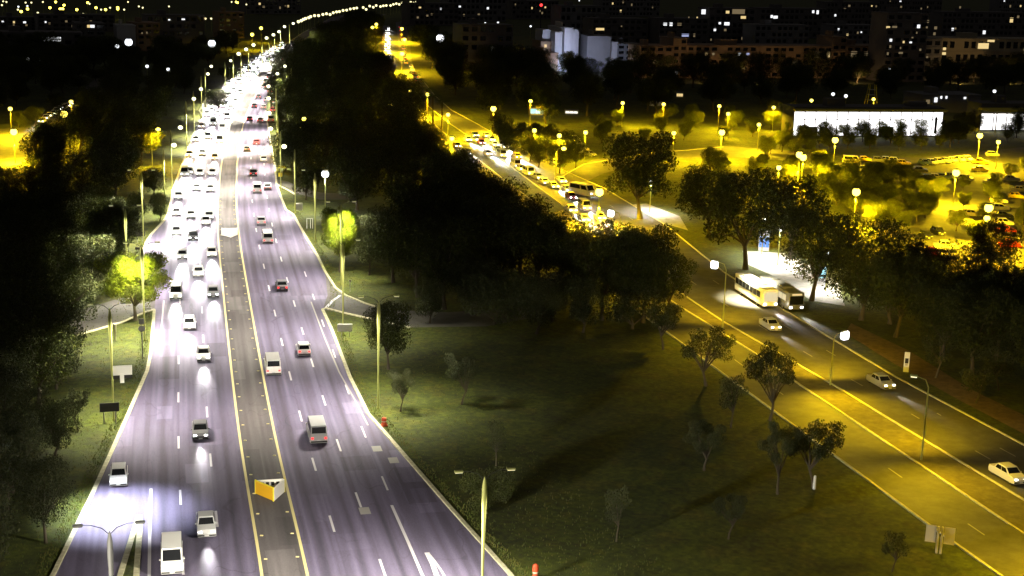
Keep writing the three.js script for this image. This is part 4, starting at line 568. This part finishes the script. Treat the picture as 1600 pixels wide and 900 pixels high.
{ const p = G(1272, 764), o = thing('marker_post', p), h = heightTo(p, 743); mesh('post', merged([cyl(0.17, 0.14, h - 0.12, 10), new THREE.SphereGeometry(0.14, 10, 6).translate(0, h - 0.12, 0)]), M['sign white'], o); tag(o, 'pale rounded marker post under the twin trees', 'post'); }
{ const p = G(180, 533), o = thing('marker_post', p), h = heightTo(p, 506); mesh('post', merged([cyl(0.1, 0.24, h, 8)]), M['sign back'], o); tag(o, 'pale tapered post on the grass behind the left pole', 'post'); }
for (const [bx, by, ty, label] of [[600, 665, 652, 'red stub post with pale band beside the tall right pole'], [836, 908, 881, 'red post with pale band at the bottom edge on the grass']]) { const p = G(bx, by), o = thing('red_post', p), h = heightTo(p, ty); mesh('post', new THREE.LatheGeometry([[0.001, 0], [0.42, 0], [0.42, 0.1], [0.3, 0.2], [0.22, h * 0.5], [0.28, h * 0.62], [0.26, h * 0.92], [0.1, h], [0.001, h]].map((q) => new THREE.Vector2(...q)), 14), M['sign orange'], o); mesh('band', cyl(0.262, 0.252, h * 0.12, 14, 0, h * 0.5, 0), M['sign back'], o); tag(o, label, 'post'); }
// three boards standing in a triangle on the median
function triangle(px, py, label, yellow) {
  const p = G(px, py), [s] = stT(p), turn = headingAt(s) + Math.PI, o = thing('triangular_board', V(p.x, 0.03, p.z), turn), h = yellow ? 1.35 : 1.3, a = 1.4, tip = V(0.15, 0, 1.5), lft = V(-a, 0, -0.75), rgt = V(a, 0, -0.75);
  const panel = (A2, B2, mat, thick, nm) => { const d = B2.clone().sub(A2), L = d.length(), m = mesh(nm, rbox(L, h, thick, 0.03, 0, h / 2 + 0.05, 0), M[mat], o); m.position.copy(A2).add(B2).multiplyScalar(0.5); m.rotation.y = Math.atan2(-d.z, d.x); return m; };
  const l = panel(lft, tip, yellow ? 'sign yellow' : 'sign white', 0.1, 'board'), r = panel(tip.clone().add(V(0.06, 0, 0)), rgt, 'sign white', 0.1, 'board'), b = panel(rgt.clone().add(V(-0.12, 0, -0.02)), lft.clone().add(V(0.12, 0, -0.02)), 'sign white', 0.08, 'board');
  for (const q of [tip, lft, rgt]) mesh('corner_post', cyl(0.08, 0.08, h + 0.12, 8, q.x, 0, q.z), M[yellow ? 'trim yellow' : 'sign white'], o);
  const L = lft.distanceTo(tip);
  if (yellow) { mesh('edge_trim', rbox(L, 0.1, 0.14, 0.03, 0, h + 0.05, 0), M['trim yellow'], l); for (let k = 0; k < 4; k++) mesh('letter', rbox(0.3, 0.36, 0.03, 0.008, -0.75 + k * 0.5, h * 0.72, -0.055), M['sign dark'], b); mesh('print', rbox(L * 0.55, 0.16, 0.02, 0.006, 0, h * 0.35, -0.06), M['bark'], l); mesh('floor_ballast', rbox(0.9, 0.25, 0.5, 0.06, 0, 0.13, 0), M['sign dark'], o); }
  else mesh('floor_ballast', rbox(1.1, 0.3, 0.6, 0.06, 0, 0.15, -0.1), M['sign dark'], o);
  return tag(o, label, 'board');
}
triangle(423, 775, 'yellow and white boards standing as a triangle on the median', true); triangle(359, 369, 'small white boards standing as a triangle farther up the median', false);
// lit booths and signs beside the avenue
function booth(px, py, topY, wpx, glass, label, roof = 'wall grey') { const p = G(px, py), m = mpp(p), h = heightTo(p, topY), w = wpx * m, o = thing('kiosk', p, faceCam(p)); mesh('wall', box(w, h, 3, 0, h / 2, -1.6), M['wall white'], o); mesh('roof', rbox(w + 0.5, 0.22, 3.6, 0.06, 0, h + 0.1, -1.5), M[roof], o); for (let k = 0; k < 3; k++) mesh('lit_window', rbox(w * 0.29, h * 0.6, 0.06, 0.02, (k - 1) * w * 0.32, h * 0.5, -0.06), M[glass], o); tag(o, label, 'kiosk'); }
booth(840, 180, 168, 26, 'cyan screen', 'cyan-lit stall right of the avenue palms'); booth(893, 178, 173, 20, 'window white', 'low stall with a pale lit strip right of the cyan one'); booth(1062, 152, 145, 10, 'window warm', 'small hut with two warm lit windows in the dark belt'); booth(1028, 166, 158, 26, 'window dim', 'hut with dim lit front below the dark belt');
booth(1193, 392, 364, 16, 'blue screen', 'kiosk with a blue lit front under the dark trees'); booth(1284, 440, 412, 12, 'cyan screen', 'kiosk with bluish screen beside the pale strip');

// ------------------------------------------------------------------ buildings
// a block whose front stands where its foot is seen: columns x0..x1, rows yt..yb; the lit windows are given by place
function block(name, label, x0, x1, yt, yb, deep, mat, { floors = 0, lit = [], turn = 0, bands = true, panes = 0, cat = 'apartment block', extra } = {}) {
  const a = G(x0, yb), b = G(x1, yb), p = a.clone().add(b).multiplyScalar(0.5), w = a.distanceTo(b), h = heightTo(p, yt), o = thing(name, p, Math.atan2(-(b.z - a.z), b.x - a.x) + turn);
  mesh('wall', box(w, h, deep, 0, h / 2, -deep / 2), M[mat], o);
  mesh('roof', merged([box(w + 0.4, 0.5, deep + 0.4, 0, h + 0.25, -deep / 2), box(w * 0.12, 2.4, deep * 0.4, -w * 0.2, h + 1.6, -deep / 2)]), M[mat], o);
  if (floors) { const fh = h / floors; for (let k = 0; k < floors; k++) { if (bands) mesh('sill_band', box(w - 0.1, fh * 0.16, 0.35, 0, (k + 0.08) * fh + 0.02, 0.15), M[mat], o); const g = [], n = panes || Math.max(2, Math.round(w / 4)); for (let i = 0; i < n; i++) if ((i * 7 + k * 3) % 5) g.push(box(w / n * 0.62, fh * 0.5, 0.08, -w / 2 + (i + 0.5) * w / n, (k + 0.58) * fh, 0.03)); const m = mesh('dark_panes', merged(g), M['glass dark'], o); m.userData.kind = 'stuff'; } }
  const sx = (px) => (px - (x0 + x1) / 2) / (x1 - x0) * w;
  for (const [px, py, wp, hp, gl] of lit) { const m = mpp(p), hh = heightTo(p, py); mesh('lit_window', rbox(wp * m, hp * m, 0.14, 0.05, sx(px), Math.max(hp * m / 2, hh), 0.12), M[gl], o); }
  extra?.(o, w, h); return tag(o, label, cat);
}
block('office_building', 'long low dark building with one bright strip window at far left', -20, 130, 52, 92, 16, 'wall dark', { floors: 4, lit: [[79, 61, 30, 6, 'window white'], [57, 72, 3, 3, 'window white'], [67, 72, 5, 3, 'window white'], [143, 41, 1, 1, 'window warm']] });
block('apartment_block', 'dark block with a lit pair of windows left of the pale end wall', 120, 166, 38, 84, 20, 'wall dark', { floors: 5, lit: [[140, 41, 4, 4, 'window warm'], [146, 41, 6, 4, 'window white']] });
block('apartment_block', 'block with a pale lavender end wall lit by a white lamp', 184, 213, 41, 84, 14, 'wall white'); block('apartment_block', 'dim brick block running back behind the pale end wall', 214, 252, 37, 80, 14, 'wall brown', { floors: 5, turn: 0.25, lit: [[222, 52, 2, 3, 'window dim'], [230, 51, 2, 3, 'window dim']] });
block('apartment_block', 'faint brick block below the top edge, left of the far highway', 342, 382, 20, 60, 14, 'wall brown', { floors: 5, lit: [[376, 27, 2, 2, 'window dim'], [321, 29, 2, 2, 'window warm']] });
block('apartment_block', 'dark slab at the top left between the town lamps', 230, 320, 25, 70, 14, 'wall dark', { floors: 4, lit: [[265, 31, 3, 2, 'window white'], [287, 30, 5, 2, 'window white']] });
// the floodlit fins
block('slab_building', 'bluish white building of staggered tall fins, floodlit from below', 880, 893, 45, 112, 22, 'wall white', { extra: (o, w, h) => { for (let k = 0; k < 6; k++) mesh('fin', box(w * (k === 3 ? 0.5 : 0.9), h * [0.95, 0.92, 0.97, 0.9, 0.5, 0.6][k], 10 - k, [-w * 1.85, -w * 0.93, w * 1.12, w * 2.1, -w * 2.8, w * 0.1][k], h * [0.95, 0.92, 0.97, 0.9, 0.5, 0.6][k] / 2, [-14, -7, -9, -15, -18, -14][k]), M['wall white'], o); } });
block('slab_building', 'grey flank running back right of the floodlit fins', 917, 952, 58, 112, 16, 'wall grey', { floors: 0, turn: -0.15 }); block('slab_building', 'narrow pale end wall right of the grey flank', 950, 963, 67, 112, 12, 'wall white'); block('slab_building', 'dim grey block right of the narrow pale wall', 963, 1000, 70, 112, 12, 'wall grey', { floors: 5 });
block('annex', 'low brown box, left of two, below the fins', 812, 837, 84, 115, 10, 'wall brown', { cat: 'building' }); block('annex', 'low brown box, right of two, below the fins', 839, 871, 84, 116, 10, 'wall brown', { cat: 'building' }); block('annex', 'brown box with two lit windows behind the low boxes', 844, 879, 66, 110, 12, 'wall brown', { cat: 'building', lit: [[851, 72, 4, 5, 'window warm'], [864, 72, 5, 9, 'window warm']] });
const brown = (x0, x1, label, lit) => block('apartment_block', label, x0, x1, 73, 122, 14, 'wall brown', { floors: 5, lit, bands: true });
brown(998, 1049, 'left part of the long brown block, with two warm lit windows', [[1009, 96, 4, 4, 'window warm'], [1023, 97, 8, 6, 'window warm'], [1023, 110, 6, 3, 'window dim'], [1037, 110, 8, 4, 'window dim']]);
block('stair_tower', 'left brown stair tower rising from the long block', 1049, 1071, 61, 122, 15, 'wall brown', { floors: 6, panes: 2 });
brown(1071, 1297, 'middle part of the long brown block between its stair towers', [[1100, 85, 5, 7, 'window warm'], [1111, 84, 4, 5, 'window dim'], [1151, 85, 4, 4, 'window white'], [1164, 84, 5, 4, 'window cool'], [1273, 85, 8, 9, 'window dim'], [1291, 85, 5, 8, 'window warm'], [1239, 97, 8, 6, 'window dim'], [1145, 97, 2, 6, 'window dim']]);
block('stair_tower', 'right brown stair tower rising from the long block', 1297, 1319, 59, 122, 15, 'wall brown', { floors: 6, panes: 2 });
brown(1319, 1376, 'right end of the long brown block', [[1331, 85, 10, 9, 'window dim'], [1350, 84, 6, 6, 'window dim']]);
block('tower_block', 'dark tower block sprinkled with small white windows', 1378, 1442, 22, 128, 14, 'wall dark', { floors: 9, lit: [[1380, 43, 6, 3, 'window warm'], [1390, 43, 8, 4, 'window dim'], [1427, 41, 5, 5, 'window white'], [1441, 33, 3, 4, 'window dim'], [1440, 43, 3, 4, 'window dim'], [1386, 63, 4, 4, 'window white'], [1386, 73, 3, 4, 'window dim'], [1406, 66, 3, 4, 'window warm'], [1417, 67, 4, 4, 'window white'], [1419, 58, 3, 3, 'window dim'], [1383, 84, 3, 4, 'window dim'], [1403, 82, 7, 4, 'window dim'], [1402, 75, 2, 3, 'window dim'], [1433, 78, 3, 4, 'window dim'], [1425, 51, 2, 3, 'window dim']] });
block('tower_block', 'narrow dark building left of the long cream one', 1440, 1466, 62, 126, 14, 'wall grey', { floors: 5, panes: 2, lit: [[1445, 88, 3, 5, 'window dim']] });
block('office_building', 'long cream building with two rows of dark windows at upper right', 1466, 1640, 62, 122, 16, 'wall cream', { floors: 3, lit: [[1471, 77, 5, 4, 'window warm'], [1471, 83, 6, 6, 'window warm'], [1530, 72, 18, 8, 'window warm'], [1541, 64, 12, 3, 'window warm'], [1597, 79, 6, 8, 'window warm']] });
block('apartment_block', 'dark far block with white windows above the left stair tower', 1028, 1104, 30, 80, 14, 'wall dark', { floors: 6, lit: [[1037, 38, 6, 4, 'window white'], [1046, 38, 5, 5, 'window white'], [1059, 38, 7, 4, 'window dim'], [1069, 55, 12, 4, 'window cool'], [1083, 55, 3, 5, 'window dim'], [1073, 27, 2, 2, 'window dim'], [1086, 27, 2, 2, 'window warm']] });
block('apartment_block', 'dark far block with a lit upper corner, above the middle brown part', 1106, 1176, 14, 76, 14, 'wall dark', { floors: 6, lit: [[1122, 36, 4, 4, 'window white'], [1133, 37, 9, 5, 'window white'], [1115, 46, 4, 5, 'window white'], [1131, 46, 4, 5, 'window dim'], [1097, 46, 3, 3, 'window dim'], [1096, 19, 7, 7, 'window white'], [1133, 19, 6, 4, 'window warm'], [1150, 18, 22, 7, 'window dim'], [1158, 27, 9, 4, 'window warm'], [1110, 62, 2, 3, 'window dim'], [1158, 60, 2, 4, 'window dim']] });
block('apartment_block', 'dim far grey slab left of the dark gap at top right', 1178, 1262, 40, 80, 14, 'wall grey', { floors: 4, lit: [[1206, 27, 4, 4, 'window white']] }); block('apartment_block', 'dim slab with two pairs of white windows at top right', 1186, 1290, 14, 60, 14, 'wall dark', { floors: 5, lit: [[1203, 26, 4, 4, 'window white'], [1210, 27, 5, 4, 'window white'], [1267, 18, 4, 4, 'window white'], [1274, 19, 4, 6, 'window white']] });
block('apartment_block', 'far dark block with a reddish light in the top right corner', 1470, 1600, 20, 66, 14, 'wall dark', { floors: 5, lit: [[1486, 46, 4, 4, 'window white'], [1490, 45, 3, 3, 'window dim'], [1535, 50, 5, 6, 'window white'], [1576, 31, 6, 7, 'window warm'], [1586, 26, 4, 4, 'window dim'], [1460, 44, 5, 4, 'window dim'], [1459, 53, 4, 4, 'window dim'], [1494, 12, 3, 3, 'window dim']] });
block('apartment_block', 'far dark block with a long yellow window, above the grey flank', 925, 1010, 30, 78, 14, 'wall dark', { floors: 5, lit: [[936, 46, 14, 4, 'window warm'], [969, 41, 2, 2, 'window dim']] }); block('apartment_block', 'dim cream-topped block near the top edge', 875, 938, 10, 60, 14, 'wall grey', { floors: 4, lit: [[845, 8, 3, 3, 'window dim']] });
block('apartment_block', 'dark block behind the tree belt left of the brown boxes', 720, 800, 40, 110, 14, 'wall dark', { floors: 5, lit: [[768, 76, 3, 6, 'window white'], [783, 91, 2, 4, 'window dim'], [789, 84, 2, 4, 'window dim'], [797, 95, 2, 5, 'window dim'], [772, 100, 2, 3, 'window dim']] });
// the low wide blocks that close the view at the top
[[640, 716, 6, 40, 'left of the bright floodlight'], [700, 790, -2, 34, 'right of the bright floodlight'], [800, 872, 2, 30, 'behind the thin mast'], [940, 1030, -4, 26, 'above the long yellow window'], [1290, 1372, 4, 40, 'left of the dark tower block'], [1300, 1370, 40, 70, 'in the dark gap above the brown block'], [1372, 1470, -6, 24, 'behind the dark tower block'], [1560, 1660, -6, 22, 'in the top right corner'], [60, 180, 24, 50, 'in the top left district'], [384, 470, -2, 22, 'above the far highway at left'], [0, 60, 28, 48, 'at the far left edge below the town lamps']].forEach(([x0, x1, yt, yb, l], i) => { const lit = []; for (let k = 0; k < 5; k++) lit.push([R(x0 + 4, x1 - 4), R(yt + 5, yb - 8), R(2, 4), R(2, 3.5), pick(['window dim', 'window warm', 'window white', 'window dim'])]); block('apartment_block', 'low wide faint block ' + l, x0, x1, yt, yb, 14, i % 2 ? 'wall grey' : 'wall dark', { floors: 4, lit }); });
// the bright store and the bright canopy
block('store', 'long white blazing store front beyond the parking lot', 1238, 1470, 170, 214, 9, 'wall dark', { cat: 'store', extra: (o, w, h) => { const n = 14; for (let k = 0; k < n; k++) mesh('shop_window', rbox(w / n * 0.93, h * 0.82, 0.12, 0.03, -w / 2 + (k + 0.5) * w / n, h * 0.47, 0.1), M['shop window'], o); for (let k = 0; k <= n; k++) mesh('mullion', box(0.28, h * 0.82, 0.2, -w / 2 + k * w / n, h * 0.47, 0.14), M['wall grey'], o); mesh('transom', box(w, 0.22, 0.22, 0, h * 0.62, 0.15), M['wall grey'], o); mesh('canopy', rbox(w + 1, 0.5, 2, 0.08, 0, h - 0.3, 1.1), M['trim yellow'], o); for (const [q, u] of [[-0.38, 0.16], [-0.3, 0.1], [0.12, 0.2]]) mesh('shelf', box(w * u * 0.5, h * 0.34, 0.1, w * q, h * 0.2, 0.22), M['wall grey'], o); mesh('dark_door', rbox(w * 0.018, h * 0.6, 0.1, 0.03, w * 0.455, h * 0.42, 0.2), M['glass dark'], o); mesh('roof_unit', rbox(6, 1.4, 4, 0.2, w * 0.36, h + 1.2, -5), M['wall dark'], o); } });
block('canopy_building', 'bright open canopy building cut by the right edge', 1530, 1650, 164, 205, 9, 'wall dark', { cat: 'store', extra: (o, w, h) => { for (let k = 0; k < 6; k++) mesh('shop_window', rbox(w / 6 * 0.9, h * 0.6, 0.12, 0.03, -w / 2 + (k + 0.5) * w / 6, h * 0.36, 0.1), M['shop window'], o); mesh('canopy', rbox(w + 2, 0.6, 7, 0.1, 0, h * 0.86, 3.4), M['trim yellow'], o); for (let k = 0; k < 4; k++) mesh('column', cyl(0.2, 0.2, h * 0.84, 8, -w / 2 + (k + 0.3) * w / 4, 0, 6), M['wall white'], o); } });
block('service_building', 'low grey-green building between the store and the canopy', 1440, 1530, 150, 176, 14, 'wall grey', { cat: 'building', lit: [[1460, 156, 5, 7, 'window white'], [1468, 152, 3, 4, 'window white'], [1476, 152, 3, 4, 'window white'], [1448, 159, 6, 6, 'window dim'], [1505, 153, 4, 3, 'window white']] });
{ const p = G(1360, 172), o = thing('lattice_tower', p), h = heightTo(p, 132); for (const [x, z] of [[-1.3, -1.3], [1.3, -1.3], [-1.3, 1.3], [1.3, 1.3]]) mesh('leg', tube([V(x * 1.6, 0, z * 1.6), V(x * 0.8, h, z * 0.8)], [0.18, 0.14], 6), M['trim yellow'], o); for (let k = 1; k < 5; k++) mesh('brace', rbox(3.6 - k * 0.3, 0.18, 3.6 - k * 0.3, 0.05, 0, h * k / 5, 0), M.galvanised, o); tag(o, 'short lit lattice tower behind the store roof', 'tower'); }
{ const p = G(844, 60, 0), o = thing('radio_mast', p), h = heightTo(p, 8); mesh('mast', tube([V(0, 0, 0), V(0, h, 0)], [0.6, 0.2], 6), M['dark metal'], o); mesh('red_lamp', new THREE.SphereGeometry(0.9, 10, 8).translate(0, h, 0), M['tail light on'], o); tag(o, 'thin mast with one red light near the top edge', 'mast'); }
// small floodlights at the feet of the pale and brown walls
function flood(px, py, tx, ty, color, power, label, glass) { const p = G(px, py), q = G(tx, ty), o = thing('floodlight', p); mesh('lamp_head', rbox(0.5, 0.4, 0.4, 0.1, 0, 0.6, 0), M['dark metal'], o); mesh('stand', cyl(0.08, 0.06, 0.5, 8), M['dark metal'], o); mesh('lens', rbox(0.4, 0.3, 0.06, 0.02, 0, 0.7, -0.24), M[glass], o); tag(o, label, 'floodlight'); spot(V(p.x, 1.0, p.z - 0.5), V(q.x, 12, q.z), color, power, 1.2, 0.9, 12); }
flood(884, 118, 886, 110, new THREE.Color(0.62, 0.7, 1), 1500, 'floodlight at the foot of the white fins', 'led glass'); flood(905, 118, 905, 110, new THREE.Color(0.62, 0.7, 1), 1100, 'second floodlight at the foot of the white fins', 'led glass'); flood(955, 120, 956, 111, new THREE.Color(0.7, 0.75, 1), 500, 'floodlight at the foot of the narrow pale wall', 'led glass');
const C_WARM = new THREE.Color(1, 0.6, 0.22);
[[842, 124, 842, 116, 500, 'below the low brown boxes'], [1020, 132, 1020, 122, 620, 'below the left part of the brown block'], [1100, 132, 1100, 122, 620, 'below the middle part of the brown block, left'], [1180, 132, 1180, 122, 420, 'below the middle part of the brown block, centre'], [1260, 132, 1260, 122, 420, 'below the middle part of the brown block, right'], [1340, 132, 1340, 122, 520, 'below the right end of the brown block'], [1500, 132, 1500, 122, 700, 'below the cream building, left'], [1580, 132, 1580, 122, 700, 'below the cream building, right']].forEach(([a, b, c, d, k, l]) => flood(a, b, c, d, C_WARM, k * 0.8, 'warm floodlight hidden in trees ' + l, 'window warm'));

scene.traverse((o) => { if (o.isMesh) { o.castShadow = true; o.receiveShadow = true; } });
renderer.render(scene, camera);
